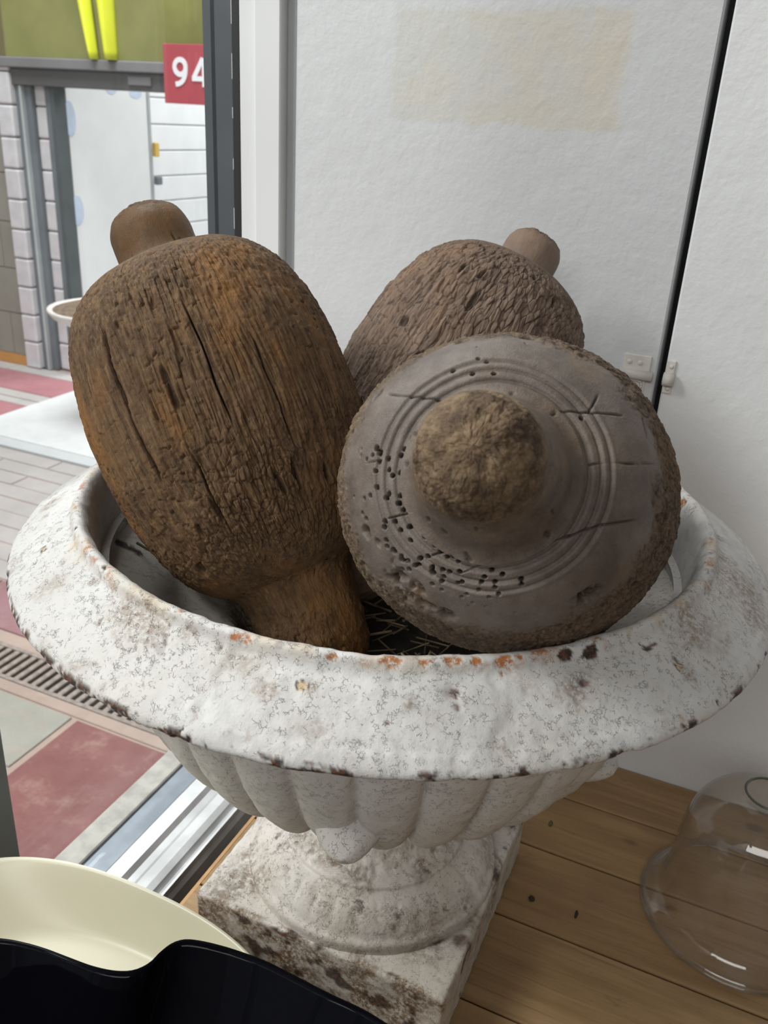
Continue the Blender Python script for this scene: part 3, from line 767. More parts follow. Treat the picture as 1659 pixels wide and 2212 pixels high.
# --- foot
nu, nv = 480, 150
pr = smooth_poly([(.066, .262), (.060, .22), (.060, .17), (.066, .135), (.078, .115), (.090, .106), (.0955, .1045), (.099, .1015), (.0985, .0985), (.101, .0975), (.110, .0935), (.120, .0855), (.1275, .0765), (.1305, .0705),
                  (.1325, .0685), (.1358, .0665), (.1370, .0625), (.1368, .058), (.1368, .050)], nv, 2)
P = lathe(pr, nu); Nn = grid_normals(P)
if (Nn[nv - 8, 0] @ np.array([1.0, 0, 0])) < 0: Nn = -Nn
q = P.reshape(-1, 3); rad = np.hypot(q[:, 0], q[:, 1]); a = np.arctan2(q[:, 1], q[:, 0])
band = np.exp(-((rad - .117) / .010) ** 2)
egg = band * (np.abs(np.sin(a * 17)) ** .7 - .5) * .0028 * (.35 + .65 * sstep(-.1, .3, fbm(q * 24, 2)))
rocky = np.exp(-((rad - .079) / .012) ** 2) * np.where(q[:, 2] > .1, 1, 0) * .005 * fbm(q * 75, 3)
disp = egg + rocky + .0007 * fbm(q * 35, 3) + .0003 * fbm(q * 140, 2)
dirt = .9 * np.exp(-((rad - .082) / .014) ** 2) * sstep(-.25, .25, fbm(q * 50, 4)); z0 = 0 * dirt
link('foot', np_mesh('foot', q + Nn.reshape(-1, 3) * disp[:, None], grid_faces(nu, nv), dict(dirt=dirt, chip=.6 * sstep(.2, .4, fbm(q * 55 + 4, 4)) * np.exp(-((rad - .085) / .014) ** 2), rust=z0, ochre=z0)), M['paint_base'], urn, True)
# --- square plinth
bm = bmesh.new(); box_bm(bm, (-.1393, -.1393, -.012), (.1393, .1393, .055), .004, 3)
bmesh.ops.subdivide_edges(bm, edges=[e for e in bm.edges if e.calc_length() > .05], cuts=24, use_grid_fill=True)
bmesh.ops.subdivide_edges(bm, edges=[e for e in bm.edges if e.calc_length() > .008], cuts=2, use_grid_fill=True)
bm.normal_update()
vs = np.array([v.co for v in bm.verts]); ns = np.array([v.normal for v in bm.verts])
dsp = .0016 * fbm(vs * 40, 3) + .0008 * fbm(vs * 120, 2)
for v, nn, dd in zip(bm.verts, ns, dsp):
    v.co += Vector(nn * float(dd))
    if v.co.z < -.01195: v.co.z = -.01195
me = bpy.data.meshes.new('plinth'); bm.to_mesh(me); bm.free()
dd = (vs[:, 1] < -.135) * (.95 * sstep(-.28, .1, fbm(vs * 34 + 8, 5))) + .35 * sstep(.0, .4, fbm(vs * 22 + 3, 5))
cc = (vs[:, 1] < -.134) * sstep(.16, .30, fbm(vs * 48 + 2, 5) + 1.2 * (vs[:, 2] < .03) * .08) + .8 * sstep(.30, .40, fbm(vs * 30 + 12, 5))
for nm, val in (('dirt', dd), ('chip', np.clip(cc, 0, .9))):
    me.attributes.new(nm, 'FLOAT', 'POINT').data.foreach_set('value', val.astype(np.float32))
pl = link('plinth', me, M['paint_base'], urn, True)

# ================================================================== WOODEN BOBBINS
def bobbin(c, axis, label, mat, stem_len, stem_r0, stem_r1, knob_len, knob_r, style, seed, skew=.057, oval=0.0, K=.966):
    R, h = .1204, .1562
    a = Vector(axis).normalized(); e1 = Vector((0, 0, 1)).cross(a).normalized(); e2 = a.cross(e1)
    root = empty('wooden_bobbin', (0, 0, 0), label, 'bobbin', 'old turned wooden bobbins in the urn')
    root.matrix_world = Matrix(((e1.x, e2.x, a.x, c[0]), (e1.y, e2.y, a.y, c[1]), (e1.z, e2.z, a.z, c[2]), (0, 0, 0, 1))) @ Matrix.Scale(K, 4)
    tt = np.sin(np.linspace(-np.pi / 2, np.pi / 2, 200))
    body = np.stack([R * (1 - tt ** 2).clip(0) ** .25 * (1 + skew * tt), h * tt], -1)
    lo = body[(body[:, 1] < 0)]; hi = body[body[:, 1] >= 0]
    lo = lo[lo[:, 0] > stem_r0 + .010]; hi = hi[hi[:, 0] > knob_r + .008]
    z1 = lo[0, 1]; z2 = hi[-1, 1]
    core = np.vstack([lo, hi])
    stem = np.array([(.0, z1 - stem_len), (stem_r1 * .5, z1 - stem_len + .003), (stem_r1 * .86, z1 - stem_len + .014), (stem_r1, z1 - stem_len + .030),
                     (stem_r1 + (stem_r0 - stem_r1) * .4, z1 - stem_len * .45), (stem_r0, z1 - .012), (stem_r0 + .004, z1 - .004)])
    knob = np.array([(knob_r + .003, z2 + .002), (knob_r - .001, z2 + .008), (knob_r, z2 + knob_len * .45), (knob_r * .97, z2 + knob_len * .68), (knob_r * .78, z2 + knob_len * .88),
                     (knob_r * .45, z2 + knob_len * .98), (0, z2 + knob_len)])
    full = smooth_poly(np.vstack([stem, core[::6], core[-1:], knob]), 1400, 2)
    is_ = np.argmin(np.abs(full[:, 1] - (z1 - .001)) + (full[:, 1] > 0)); ik = len(full) - 1 - np.argmin((np.abs(full[:, 1] - (z2 + .001)) + (full[:, 1] < 0))[::-1])
    def wear(q, part):
        ph = np.arctan2(q[:, 1], q[:, 0]); rho = np.hypot(q[:, 0], q[:, 1]); z = q[:, 2]
        s = seed * 11.3
        cav = np.zeros(len(q)); face = np.zeros(len(q))
        d = .0022 * fbm(q * 14 + s, 3)
        if oval: d += R * oval * np.cos(2 * ph) * np.where(part == 'body', 1, 0) * sstep(.06, .11, rho)
        warp = np.stack([perlin(q * 30 + s), perlin(q * 30 + s + 40), perlin(q * 30 + s + 80)], -1)
        if part == 'body':
            side = sstep(.070, .100, rho)
            if style == 'blocks':
                wz = sstep(-.25, .15, fbm(q * 10 + s + 5, 2))
                uu = ph * .11 / .0042 + 1.1 * perlin(q * np.array((18, 18, 9)) + s) + .5 * perlin(q * np.array((55, 55, 22)) + s)
                iu = np.floor(uu).astype(np.int64); fu = uu - iu
                zz_ = (z + _cell[_perm[iu & 255], 0] * .06 + .0030 * perlin(q * 120 + s)) / (.015 + .016 * _cell[_perm[iu & 255], 1])
                jz = np.floor(zz_).astype(np.int64); fz = zz_ - jz
                hb = _cell[_perm[(iu * 7 + jz * 13) & 255], 2]; hc = _cell[_perm[(iu * 5 + jz * 3 + 91) & 255], 3]
                hn = _cell[_perm[((iu + 1) * 7 + np.floor((z + _cell[_perm[(iu + 1) & 255], 0] * .06) / .02).astype(np.int64) * 13) & 255], 2]
                hs = hb * (1 - sstep(.75, 1, fu)) + .5 * (hb + hn) * sstep(.75, 1, fu)
                gr = np.exp(-(np.minimum(fu, 1 - fu) / .10) ** 2) * sstep(-.2, .2, fbm(q * 26 + s, 2))
                cross = np.exp(-(np.minimum(fz, 1 - fz) / .055) ** 2) * (hc > .45) * (.3 + .7 * wz)
                d += side * (.0019 * (hs - .5) * (.4 + .6 * wz) - .0009 * gr - .0010 * cross)
                cav = np.maximum(cav, side * np.maximum(.42 * gr, .50 * cross))
                g = perlin(q * np.array((330, 330, 20)) + s)
                d += side * (.0009 * g + .0007 * perlin(q * np.array((420, 420, 60)) + s) + .0006 * fbm(q * 220 + s, 3))
                cr = sstep(.52, .72, perlin(q * np.array((120, 120, 9)) + s + 3) + .12 * perlin(q * 60))
                d -= side * .0030 * cr; cav = np.maximum(cav, .8 * cr * side)
                lowz = sstep(.02, -.08, z)
                f1, f2, idv = voronoi(q * np.array((150, 150, 95)) + warp * .8 + s + 9)
                ed2 = (1 - sstep(0, .10, f2 - f1)) * lowz * sstep(-.1, .15, fbm(q * 16 + s, 2))
                d += side * (.0012 * (idv - .5) * lowz - .0011 * ed2); cav = np.maximum(cav, .55 * ed2 * side)
                # long drying splits on the window side
                for p0, za, zb, w in ((.31, -.05, .10, .0022), (.02, .02, .125, .0012), (.62, -.11, -.02, .0013), (.95, -.03, .09, .0010), (1.3, -.06, .05, .0012)):
                    arc = ((ph - p0 + .018 * perlin(q * 34 + p0) + np.pi) % (2 * np.pi) - np.pi) * rho
                    k_ = (1 - sstep(.2 * w, w, np.abs(arc))) * sstep(za, za + .03, z) * (1 - sstep(zb - .03, zb, z))
                    d -= .0055 * k_; cav = np.maximum(cav, k_)
            elif style == 'fibres':
                f1, f2, idv = voronoi(q * np.array((200, 200, 52)) + warp * .9 + s)
                wz = sstep(-.12, .13, z)
                d += side * (.0024 * (idv - .5) * (.35 + .65 * wz) - .0009 * (1 - sstep(0, .2, f2 - f1)))
                cav = np.maximum(cav, .55 * (1 - sstep(0, .14, f2 - f1)) * side)
                d += side * (.0014 * perlin(q * np.array((240, 240, 32)) + s) + .0006 * fbm(q * 220 + s, 3))
                hol = sstep(.55, .68, perlin(q * np.array((95, 95, 30)) + s + 17))
                d -= side * .0030 * hol; cav = np.maximum(cav, .7 * hol * side)
            else:                                          # smooth turned face with rings, bark-like flank
                flank = sstep(.093, .104, rho + .006 * perlin(q * 45 + s)) * (z < 0) + (z >= 0)
                face = (1 - flank)
                f1, f2, idv = voronoi(q * np.array((210, 210, 130)) + warp * .9 + s)
                ed = 1 - sstep(0, .12, f2 - f1)
                d += flank * (.0015 * (idv - .5) - .0009 * ed + .0022 * fbm(q * 90, 4)); pit = flank * sstep(.42, .62, perlin(q * 165 + s)); d -= .0022 * pit; cav = np.maximum(cav, .8 * pit); cav = np.maximum(cav, .4 * ed * flank)
                d += face * .0003 * fbm(q * 120, 3)
                fr = (z < 0)
                rw = rho + .0006 * perlin(q * 22)
                for r_, w_, dep in ((.0712, .0010, .0008), (.0655, .0011, .0009), (.0585, .0013, .0009)):
                    gq = np.exp(-((rw - r_) / w_) ** 2) * fr
                    d -= dep * gq - .0004 * np.exp(-((rw - r_ - 2.2 * w_) / w_) ** 2) * fr; cav = np.maximum(cav, .16 * gq)
                d -= .0007 * fr * (1 - sstep(.0585, .0602, rw)) + .0006 * fr * (1 - sstep(.0655, .067, rw)) + .0004 * fr * (1 - sstep(.0712, .0725, rw))
                for hx, hy, hz, hr in HOLES:
                    dd = np.sqrt((q[:, 0] - hx) ** 2 + (q[:, 1] - hy) ** 2 + (q[:, 2] - hz) ** 2 * .6)
                    kq = 1 - sstep(hr * .5, hr * .86, dd)
                    d -= .008 * kq * fr; cav = np.maximum(cav, sstep(.1, .6, kq) * fr)
                for pl_ in CRACKS:
                    for A, B in zip(pl_[:-1], pl_[1:]):
                        A = np.array(A); B = np.array(B); ab = B - A
                        w_ = q + .0012 * warp
                        tq = np.clip(((w_ - A) @ ab) / (ab @ ab), 0, 1)
                        dd = np.linalg.norm((w_ - A - tq[:, None] * ab) * np.array((1, 1, .35)), axis=1)
                        kq = 1 - sstep(.0002, .0010, dd)
                        d -= .0016 * kq * fr; cav = np.maximum(cav, .75 * kq * fr)
                for hx, hy, hz, hr in PITS:
                    dd = np.sqrt((q[:, 0] - hx) ** 2 + (q[:, 1] - hy) ** 2 + (q[:, 2] - hz) ** 2)
                    kq = (1 - sstep(hr * .3, hr, dd)) * sstep(-.35, .25, fbm(q * 110, 3))
                    d -= .006 * kq * fr; cav = np.maximum(cav, .75 * kq * fr); face *= (1 - kq)
        else:
            end = sstep(.55, .8, np.abs(z - (z1 if part == 'stem' else z2)) / (stem_len if part == 'stem' else knob_len))
            if part == 'knob': end = sstep(.7, .95, np.abs(z - z2) / knob_len)
            f1, f2, idv = voronoi(q * np.array((270, 270, 190)) + warp * 1.2 + s)
            ed = 1 - sstep(0, .12, f2 - f1)
            d += end * (.0010 * (idv - .5) - .0006 * ed + .0022 * fbm(q * 95 + s, 4)) + .0006 * fbm(q * 70, 3)
            cav = np.maximum(cav, np.maximum(.22 * ed, .7 * sstep(.25, .5, -fbm(q * 95 + s, 4))) * end)
            if style == 'blocks' and part == 'stem':
                d += .0009 * (idv - .5) - .0004 * ed + .0016 * fbm(q * 60, 4); cav = np.maximum(cav, .15 * ed)
            cr = sstep(.62, .72, perlin(q * np.array((150, 150, 20)) + s)); d -= .0010 * cr * (1 - end); cav = np.maximum(cav, .6 * cr * (1 - end))
            face = (1 - end) * (.75 if (style == 'face' or part == 'knob') else .15)
        return d, cav, face
    for part, i0, i1, nu, nv in (('stem', 0, is_ + 1, 300, 150), ('body', is_, ik + 1, 700, 400), ('knob', ik, len(full), 220, 100)):
        seg = full[i0:i1]
        L = np.r_[0, np.cumsum(np.linalg.norm(np.diff(seg, axis=0), axis=1))]
        t_ = np.linspace(0, L[-1], nv)
        if part == 'body' and style == 'face':               # more rows on the face towards the lens
            t_ = L[-1] * np.linspace(0, 1, nv) ** 1.6
        pr = np.stack([np.interp(t_, L, seg[:, 0]), np.interp(t_, L, seg[:, 1])], -1)
        P = lathe(pr, nu, AZC[style] if style != 'face' else None); Nn = grid_normals(P)
        rad = P.copy(); rad[..., 2] = 0
        m = nv // 2
        if (Nn[m, 0] @ rad[m, 0]) < 0: Nn = -Nn
        q = P.reshape(-1, 3)
        d, cav, face = wear(q, part)
        warm = sstep(.25, .75, (z1 - q[:, 2]) / stem_len + .2 * fbm(q * 30, 3)) if (part == 'stem' and style == 'face') else 0 * d
        link(part, np_mesh(part, q + Nn.reshape(-1, 3) * d[:, None], grid_faces(nu, nv), dict(cav=cav, face=face, warm=warm)), mat, root, True)
    return root

AZC = {'blocks': .93, 'fibres': 2.31}
SPL = -2.0
HOLES = [[0.0867,0.0055,-0.1356,0.0021],[0.0751,0.0066,-0.1447,0.0029],[0.0725,0.0038,-0.1463,0.0029],[0.0808,-0.0009,-0.1409,0.0021],[0.0657,0.0005,-0.1495,0.0021],[0.0771,0.0019,-0.1437,0.0021],[0.0862,0.0014,-0.1361,0.0021],[0.0712,-0.0021,-0.1471,0.0021],[0.0636,-0.0065,-0.1502,0.0021],[0.0725,-0.0083,-0.1462,0.0021],[0.0562,-0.0077,-0.1524,0.0021],[0.0603,-0.0099,-0.1512,0.0021],[0.0579,0.0036,-0.152,0.0021],[0.0568,0.0079,-0.1522,0.0021],[0.0521,0.0156,-0.1529,0.0029],[0.0486,-0.0028,-0.154,0.0021],[0.0484,-0.0087,-0.154,0.0021],[0.046,-0.011,-0.1542,0.0021],[0.0483,-0.0187,-0.1534,0.0021],[0.0694,-0.0183,-0.1466,0.0021],[0.0605,-0.0212,-0.1501,0.0021],[0.0618,-0.0241,-0.1492,0.0021],[0.0731,-0.0237,-0.1436,0.0021],[0.0774,-0.0258,-0.14,0.0021],[0.0868,-0.0251,-0.1312,0.0021],[0.0532,-0.0217,-0.1521,0.0021],[0.0533,-0.0265,-0.1514,0.0021],[0.0462,-0.0248,-0.1533,0.0021],[0.0495,-0.0301,-0.1519,0.0021],[0.0348,-0.0279,-0.1544,0.0021],[0.0416,-0.0307,-0.1533,0.0021],[0.035,-0.0317,-0.1541,0.0021],[0.0535,-0.0376,-0.1491,0.0021],[0.0601,-0.0384,-0.1463,0.0021],[0.0601,-0.042,-0.1451,0.0021],[0.0492,-0.0423,-0.1493,0.0021],[0.0438,-0.0397,-0.1513,0.0021],[0.0351,-0.0408,-0.1526,0.0021],[0.0307,-0.0418,-0.1531,0.0021],[0.0333,-0.0446,-0.1522,0.0021],[0.0282,-0.0451,-0.1527,0.0021],[0.0252,-0.0416,-0.1537,0.0021],[0.0219,-0.0432,-0.1537,0.0021],[0.0419,-0.0476,-0.1497,0.0021],[0.058,-0.0497,-0.1428,0.0021],[0.0572,-0.0533,-0.1413,0.0021],[0.0521,-0.0552,-0.1427,0.0029],[0.0264,-0.0488,-0.1521,0.0021],[0.0226,-0.052,-0.1517,0.0021],[0.0162,-0.0487,-0.153,0.0021],[0.014,-0.0529,-0.1521,0.0029],[0.0178,-0.0543,-0.1514,0.0021],[0.0295,-0.0555,-0.1495,0.0021],[0.0343,-0.0576,-0.1476,0.0021],[0.0464,-0.0579,-0.1437,0.0021],[0.0458,-0.0598,-0.1429,0.0029],[0.0421,-0.0603,-0.1441,0.0021],[0.037,-0.0622,-0.1445,0.0021],[0.0346,-0.0612,-0.1457,0.0021],[0.0457,-0.0658,-0.1388,0.0021],[0.0408,-0.0651,-0.1415,0.0021],[0.026,-0.0617,-0.1475,0.0021],[0.0253,-0.0644,-0.1462,0.0029],[0.0193,-0.062,-0.1484,0.0021],[0.018,-0.0657,-0.1467,0.0021],[0.015,-0.0625,-0.1486,0.0021],[0.0087,-0.0612,-0.1496,0.0021],[0.0106,-0.0557,-0.1515,0.0021],[-0.0022,-0.0548,-0.1521,0.0021],[0.019,-0.0689,-0.1447,0.0021],[0.0249,-0.0714,-0.1418,0.0021],[0.0064,-0.067,-0.147,0.0021],[0.009,-0.0679,-0.1462,0.0021],[-0.0051,-0.0652,-0.1479,0.0021],[-0.0131,-0.0638,-0.1482,0.0021],[-0.0135,-0.0668,-0.1466,0.0021],[-0.0065,-0.0618,-0.1495,0.0021],[-0.017,-0.0586,-0.15,0.0021],[-0.0103,-0.0574,-0.1509,0.0021],[-0.0283,-0.0595,-0.1481,0.0021],[-0.0289,-0.0623,-0.1466,0.0021],[-0.004,-0.0698,-0.1454,0.0021],[0.0029,-0.0734,-0.143,0.0021],[0.0059,-0.0758,-0.141,0.0021],[-0.0107,-0.0729,-0.143,0.0021],[-0.0162,-0.0704,-0.1441,0.0021],[0.0187,-0.0738,-0.1411,0.0021],[0.0012,-0.0805,-0.1369,0.0021],[-0.0089,-0.0793,-0.1376,0.0021],[-0.0012,-0.0781,-0.1392,0.0021],[0.0111,-0.0827,-0.1339,0.0021],[-0.027,-0.0798,-0.1334,0.0021],[0.0779,-0.0352,-0.136,0.0021],[0.0745,-0.0383,-0.1376,0.0021],[0.0203,0.0706,-0.1433,0.0021],[0.0147,0.0692,-0.145,0.0021],[0.0218,0.0605,-0.1488,0.0021],[0.0087,0.0622,-0.1493,0.0021],[0.0346,0.0613,-0.1457,0.0021],[0.0236,0.0801,-0.1341,0.0021],[-0.0479,0.0419,-0.1498,0.0021]]
CRACKS = [[[0.0752,0.0432,-0.1343],[0.058,0.0417,-0.1462],[0.0393,0.0417,-0.1517]],[[-0.0117,0.0441,-0.1541],[-0.0276,0.0441,-0.153],[-0.0509,0.0457,-0.1476],[-0.0705,0.0488,-0.1351]],[[-0.0577,0.0144,-0.1517],[-0.0838,0.0213,-0.1356],[-0.0996,0.026,-0.1114]],[[0.0319,-0.0768,-0.1349],[0.0085,-0.0627,-0.1489],[-0.0113,-0.0499,-0.153],[-0.0285,-0.0416,-0.1533],[-0.0525,-0.0294,-0.1512],[-0.0703,-0.0195,-0.1459],[-0.0917,-0.0101,-0.1294]],[[-0.052,0.0467,-0.1467],[-0.0547,0.0557,-0.1413],[-0.0569,0.0692,-0.1288]],[[0.0439,-0.0306,-0.153],[0.0579,-0.0367,-0.1478]],[[0.0051,-0.0474,-0.1538],[0.0262,-0.0543,-0.1505]],[[-0.0951,0.0237,-0.1207],[-0.0876,0.0358,-0.1251],[-0.083,0.0516,-0.119]],[[0.0054,0.0972,-0.1115],[-0.0041,0.0944,-0.1173],[-0.0413,-0.0013,-0.4715]],[[0.0834,-0.0042,-0.1388],[0.07,-0.002,-0.1476]]]
PITS = [[0.0477,-0.0737,-0.1304,0.012],[0.0528,-0.0731,-0.1275,0.01],[0.0381,-0.0769,-0.1322,0.012],[0.0451,-0.0818,-0.1215,0.009],[0.0292,-0.086,-0.1247,0.01],[0.0157,-0.0892,-0.1243,0.009],[-0.1078,-0.0074,-0.1005,0.009],[-0.0708,-0.0606,-0.1249,0.01],[-0.065,-0.0658,-0.1253,0.01],[-0.0032,0.0978,-0.1105,0.01],[0.0373,0.0883,-0.1165,0.008],[0.0856,0.0441,-0.1221,0.006],[0.063,-0.051,-0.1391,0.005],[0.0493,-0.0635,-0.1389,0.006],[0.074,-0.0468,-0.1333,0.006]]
bobbin((-0.4147, 0.6202, 0.5494), (-.547, .174, .819), 'dark brown upright wooden bobbin leaning left in the urn, nearest the window', M['wood_l'], .105, .052, .047, .058, .0375, 'blocks', 1)
bobbin((-0.1462, 0.5857, 0.5484), (-.133, .873, -.468), 'grey brown wooden bobbin with its wormholed ringed end facing the viewer', M['wood_f'], .102, .046, .0345, .050, .036, 'face', 2, .0, .030, K=.963)
bobbin((-0.2849, 0.8312, 0.5447), (.256, .566, .783), 'pale brown wooden bobbin leaning right at the back of the urn, by the wall', M['wood_r'], .100, .052, .047, .050, .033, 'fibres', 3, .02, K=.955)

# ================================================================== SMALL THINGS IN AND AROUND THE URN
random.seed(11)
bm = bmesh.new()
for i in range(90):
    a = random.uniform(0, 6.283); r = .115 * math.sqrt(random.random())
    p0 = Vector((r * math.cos(a), r * math.sin(a), .347 + random.uniform(0, .02)))
    b = random.uniform(0, 6.283); L = random.uniform(.02, .05)
    cyl_bm(bm, p0, p0 + Vector((L * math.cos(b), L * math.sin(b), random.uniform(-.004, .012))), random.uniform(.0007, .0013), None, 5)
for i in range(26):                                     # the tuft under the ringed bobbin
    p0 = Vector((-.205 - UX + random.uniform(-.03, .035), .545 - UY + random.uniform(-.03, .03), .372 + random.uniform(-.01, .022)))
    b = random.uniform(0, 6.283); L = random.uniform(.015, .04)
    cyl_bm(bm, p0, p0 + Vector((L * math.cos(b), L * math.sin(b), random.uniform(-.012, .012))), random.uniform(.0008, .0014), None, 5)
st = bm_obj('straw', bm, M['straw']); st.location = urn.location; st.scale = urn.scale
tag(st, 'tangle of loose dry straw in the dark bottom of the urn', 'straw', None, 'stuff')

def stalk(name, a, b, r, mat, label, group):
    a = Vector(a); b = Vector(b)
    bm = bmesh.new(); cyl_bm(bm, (0, 0, 0), b - a, r, r * .6, 7)
    o = bm_obj(name, bm, mat); o.location = a
    return tag(o, label, 'straw', group)
stalk('straw_stalk', (-.040, .803, .424), (-.016, .832, .4265), .0011, M['straw_dark'], 'short dark straw stalk on the right inner ledge of the urn', None)
stalk('straw_stalk', (-.485, .572, .433), (-.452, .566, .4285), .0013, M['straw_dark'], 'dark straw stalk on the left inner ledge against the brown bobbin', None)

def blob(name, loc, s, mat, label, cat):
    bm = bmesh.new(); bmesh.ops.create_icosphere(bm, subdivisions=2, radius=1.0)
    for v in bm.verts:
        k_ = 1 + random.uniform(-.18, .18)
        v.co = Vector((v.co.x * s[0] * k_, v.co.y * s[1] * k_, (v.co.z + 1) * s[2] * k_))
    o = bm_obj(name, bm, mat, None, True); o.location = loc
    return tag(o, label, cat)
blob('leaf_bit', (-.113, .875, -.0008), (.0028, .006, .0012), M['seed'], 'small olive green leaf bit on the plank behind the urn foot', 'leaf')
blob('dirt_crumb', (-.103, .748, -.0008), (.0035, .004, .002), M['crumb'], 'small dark brown crumb on the plank right of the urn plinth', 'crumb')
blob('dirt_crumb', (-.052, .751, -.0008), (.0018, .006, .0009), M['crumb'], 'thin dark sliver on the plank between urn plinth and glass cloche', 'crumb')

# ---- barrel bolt on the white door
la = empty('door_bolt', (-.114, WALL_Y, .549), 'small cream painted barrel bolt across the black gap in the white wall', 'latch')
bm = bmesh.new()
box_bm(bm, (-.027, -.003, .002), (.004, 0, .022), .0012, 2)
plo = bm_obj('plate', bm, M['latch'], la)
box('plate', (-.026, -.0028, -.020), (.001, 0, .001), M['latch'], la, .0012, 2)
bm = bmesh.new(); cyl_bm(bm, (-.029, -.0075, .0), (.0085, -.0075, .0), .0055, None, 20)
bm_obj('barrel', bm, M['latch'], la, True)
bm = bmesh.new()
aa = [i * math.pi * 2 / 20 for i in range(20)]
for i in range(20):
    p = lambda t: Vector((-.012 + .0095 * math.copysign(abs(math.cos(t)) ** .6, math.cos(t)), -.0045, -.0125 + .0055 * math.copysign(abs(math.sin(t)) ** .6, math.sin(t))))
    cyl_bm(bm, p(aa[i]), p(aa[(i + 1) % 20]), .0016, None, 8)
bm_obj('loop', bm, M['latch'], la, True)
for x, z in ((-.020, .013), (-.008, .013), (-.022, -.014)):
    bm = bmesh.new(); bmesh.ops.create_uvsphere(bm, u_segments=12, v_segments=6, radius=.003)
    for v in bm.verts: v.co.y *= .5
    s_ = bm_obj('screw', bm, M['latch'], la, True); s_.location = (x, -.0032, z)
bm = bmesh.new()
box_bm(bm, (.021, -.003, -.018), (.0315, 0, .021), .0014, 2)
kp = bm_obj('keeper', bm, M['latch'], la)
bm = bmesh.new(); cyl_bm(bm, (.0205, -.0075, .0), (.0325, -.0075, .0), .0075, None, 20)
bm_obj('keeper_loop', bm, M['latch'], kp, True)
for z in (.014, -.012):
    bm = bmesh.new(); bmesh.ops.create_uvsphere(bm, u_segments=12, v_segments=6, radius=.0026)
    for v in bm.verts: v.co.y *= .5
    s_ = bm_obj('screw', bm, M['latch'], kp, True); s_.location = (.027, -.0032, z)

# ---- glass cloche with open top
cl = empty('glass_cloche', (.112, .836, 0), 'clear glass bell cloche with a flared foot and open top on the planks', 'cloche')
out_ = smooth_poly([(.103, .0), (.1055, .004), (.1025, .009), (.094, .013), (.087, .020), (.0835, .032), (.0815, .06), (.0795, .095), (.076, .120), (.068, .142), (.054, .159), (.040, .1675), (.030, .1715), (.0262, .1745)], 70, 2)
inn_ = out_[::-1].copy(); inn_[:, 0] -= .0022; inn_[:, 1] = np.maximum(inn_[:, 1] - .0012, 0)
P = lathe(np.vstack([out_, inn_, out_[:1]]), 128)
link('bell', np_mesh('bell', P.reshape(-1, 3), grid_faces(128, 141)), M['cloche'], cl, True)
def torus(name, R, r, z, mat, parent, nu=96, nv=12):
    a = np.linspace(0, 2 * np.pi, nv + 1)
    P = lathe(np.stack([R + r * np.cos(a), z + r * np.sin(a)], -1), nu)
    return link(name, np_mesh(name, P.reshape(-1, 3), grid_faces(nu, nv + 1)), mat, parent, True)
k = N('green_edge_glass'); M['cloche_rim'] = k.out((.10, .11, .085), .12)
torus('mouth_rim', .0255, .0014, .1738, M['cloche_rim'], cl)
torus('foot_bead', .1035, .0032, .0036, M['cloche'], cl)

# ---- freeform bowls at the front
def loft(rings, name, mat, parent):
    nv = len(rings); nu = len(rings[0])
    return link(name, np_mesh(name, np.array(rings).reshape(-1, 3), grid_faces(nu, nv)), mat, parent, True)
def closed_spline(pts, n):
    p = np.array(pts, float); m = len(p)
    out = []
    for i in range(m):
        p0, p1, p2, p3 = p[i - 1], p[i], p[(i + 1) % m], p[(i + 2) % m]
        for t_ in np.linspace(0, 1, 24, endpoint=False):
            out.append(.5 * ((2 * p1) + (-p0 + p2) * t_ + (2 * p0 - 5 * p1 + 4 * p2 - p3) * t_ ** 2 + (-p0 + 3 * p1 - 3 * p2 + p3) * t_ ** 3))
    out = np.array(out + [out[0]])
    L = np.r_[0, np.cumsum(np.linalg.norm(np.diff(out, axis=0), axis=1))]
    t_ = np.linspace(0, L[-1], n, endpoint=False)
    return np.stack([np.interp(t_, L, out[:, k]) for k in range(2)], -1)
# cream oval bowl
def sup(cx, cy, a, b, n_, m=200):
    t_ = np.linspace(0, 2 * np.pi, m, endpoint=False)
    return np.stack([cx + a * np.sign(np.cos(t_)) * np.abs(np.cos(t_)) ** (2 / n_), cy + b * np.sign(np.sin(t_)) * np.abs(np.sin(t_)) ** (2 / n_)], -1)
cb = empty('cream_bowl', (-.36, .367, 0), 'shallow cream oval bowl at the front left corner of the table', 'bowl')
def ring(xy, z, o): return np.c_[xy[:, 0] - o[0], xy[:, 1] - o[1], np.full(len(xy), z)]
O = (-.36, .367)
lv = [(-.355, .09, .055, 0.0), (-.36, .10, .062, .004), (-.385, .135, .085, .03), (-.41, .172, .106, .07), (-.425, .197, .119, .105), (-.4255, .2, .1205, .109), (-.425, .198, .1195, .111), (-.4245, .195, .118, .109),
      (-.41, .168, .103, .076), (-.40, .155, .094, .060), (-.398, .150, .091, .0575), (-.395, .142, .086, .056), (-.385, .10, .060, .051), (-.38, .05, .03, .050), (-.38, .0005, .0005, .050)]
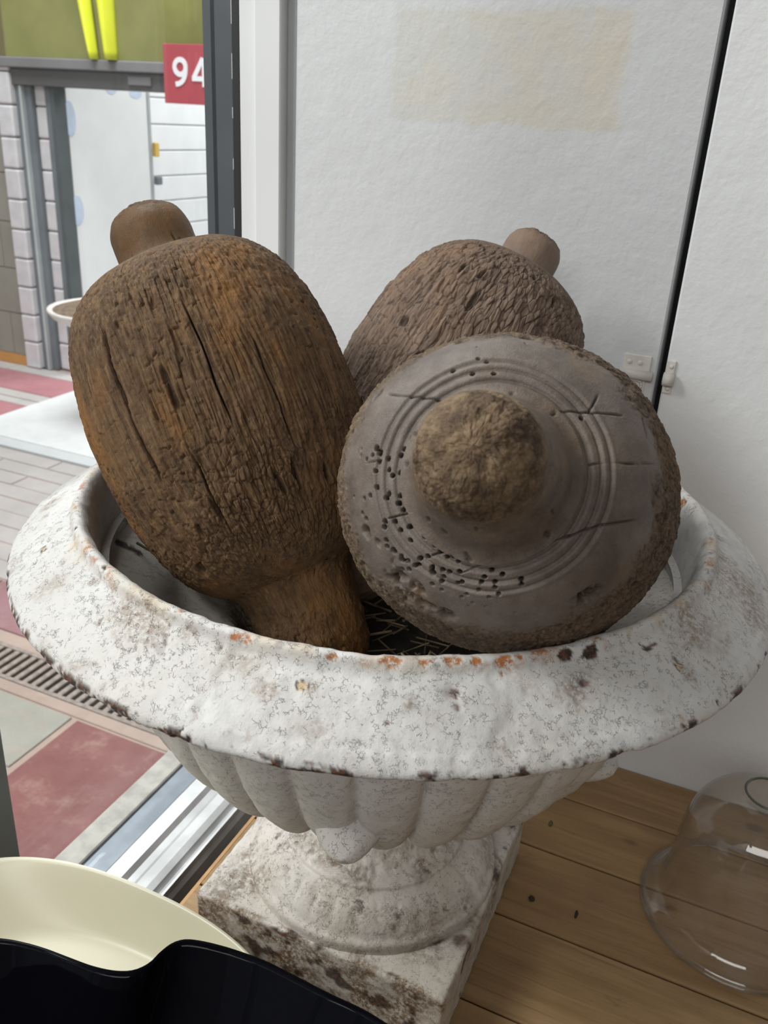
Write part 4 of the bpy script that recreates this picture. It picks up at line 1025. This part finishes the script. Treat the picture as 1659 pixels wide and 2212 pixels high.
lv = smooth_poly(np.array(lv), 70, 2)
loft([ring(sup(x, .367, a, b, 2.4), z, O) for x, a, b, z in lv], 'shell', M['cream'], cb)
bott = ring(sup(-.355, .367, .0905, .0555, 2.4), 0.0003, O)
# black glass freeform dish
bd = empty('black_dish', (-.24, .10, 0), 'glossy black freeform glass dish with a wavy folded rim at the front edge', 'dish')
RIM = [(-.430, .285), (-.399, .299), (-.382, .304), (-.365, .307), (-.345, .309), (-.327, .311), (-.311, .315), (-.3, .321), (-.294, .330), (-.2925, .340), (-.290, .349), (-.285, .3555), (-.277, .3595), (-.262, .3632),
       (-.243, .366), (-.218, .3675), (-.176, .3655), (-.129, .363), (-.07, .345), (-.04, .28), (-.05, .18), (-.10, .09), (-.2, .035), (-.31, .03), (-.41, .07), (-.46, .15), (-.46, .24)]
RIM = closed_spline(RIM[::-1], 360)
ang = np.arctan2(RIM[:, 1] - .10, RIM[:, 0] + .25)
BAS = np.stack([-.25 + .12 * np.cos(ang), .10 + .055 * np.sin(ang)], -1)
O = (-.24, .10)
SM = RIM.copy()
for _ in range(220): SM = .25 * np.roll(SM, 1, 0) + .5 * SM + .25 * np.roll(SM, -1, 0)
def RM(x): return SM + (RIM - SM) * x ** 2.2
rings = []
for s_, z in [(0, .0)] + [(x, .26 * x ** 1.25) for x in np.linspace(.02, 1, 26)]:
    rings.append(ring(BAS + (RM(s_) - BAS) * s_, z, O))
cen = RIM.mean(0)
for inset, z in ((.0015, .2622), (.004, .2622), (.006, .2600)):
    dv = cen - RIM; dv /= np.linalg.norm(dv, axis=1)[:, None]
    rings.append(ring(RIM + dv * inset, z, O))
BI = BAS * .96 + np.array((-.25, .10)) * .04
for x in np.linspace(.96, .0, 22):
    rings.append(ring(BI + (RM(x) + dv * .006 - BI) * x, .012 + .248 * x ** 1.25, O))
rings.append(ring(BI * .3 + np.array((-.25, .10)) * .7, .010, O)); rings.append(ring(BI * .002 + np.array((-.25, .10)) * .998, .010, O))
loft(rings, 'shell', M['black_glass'], bd)
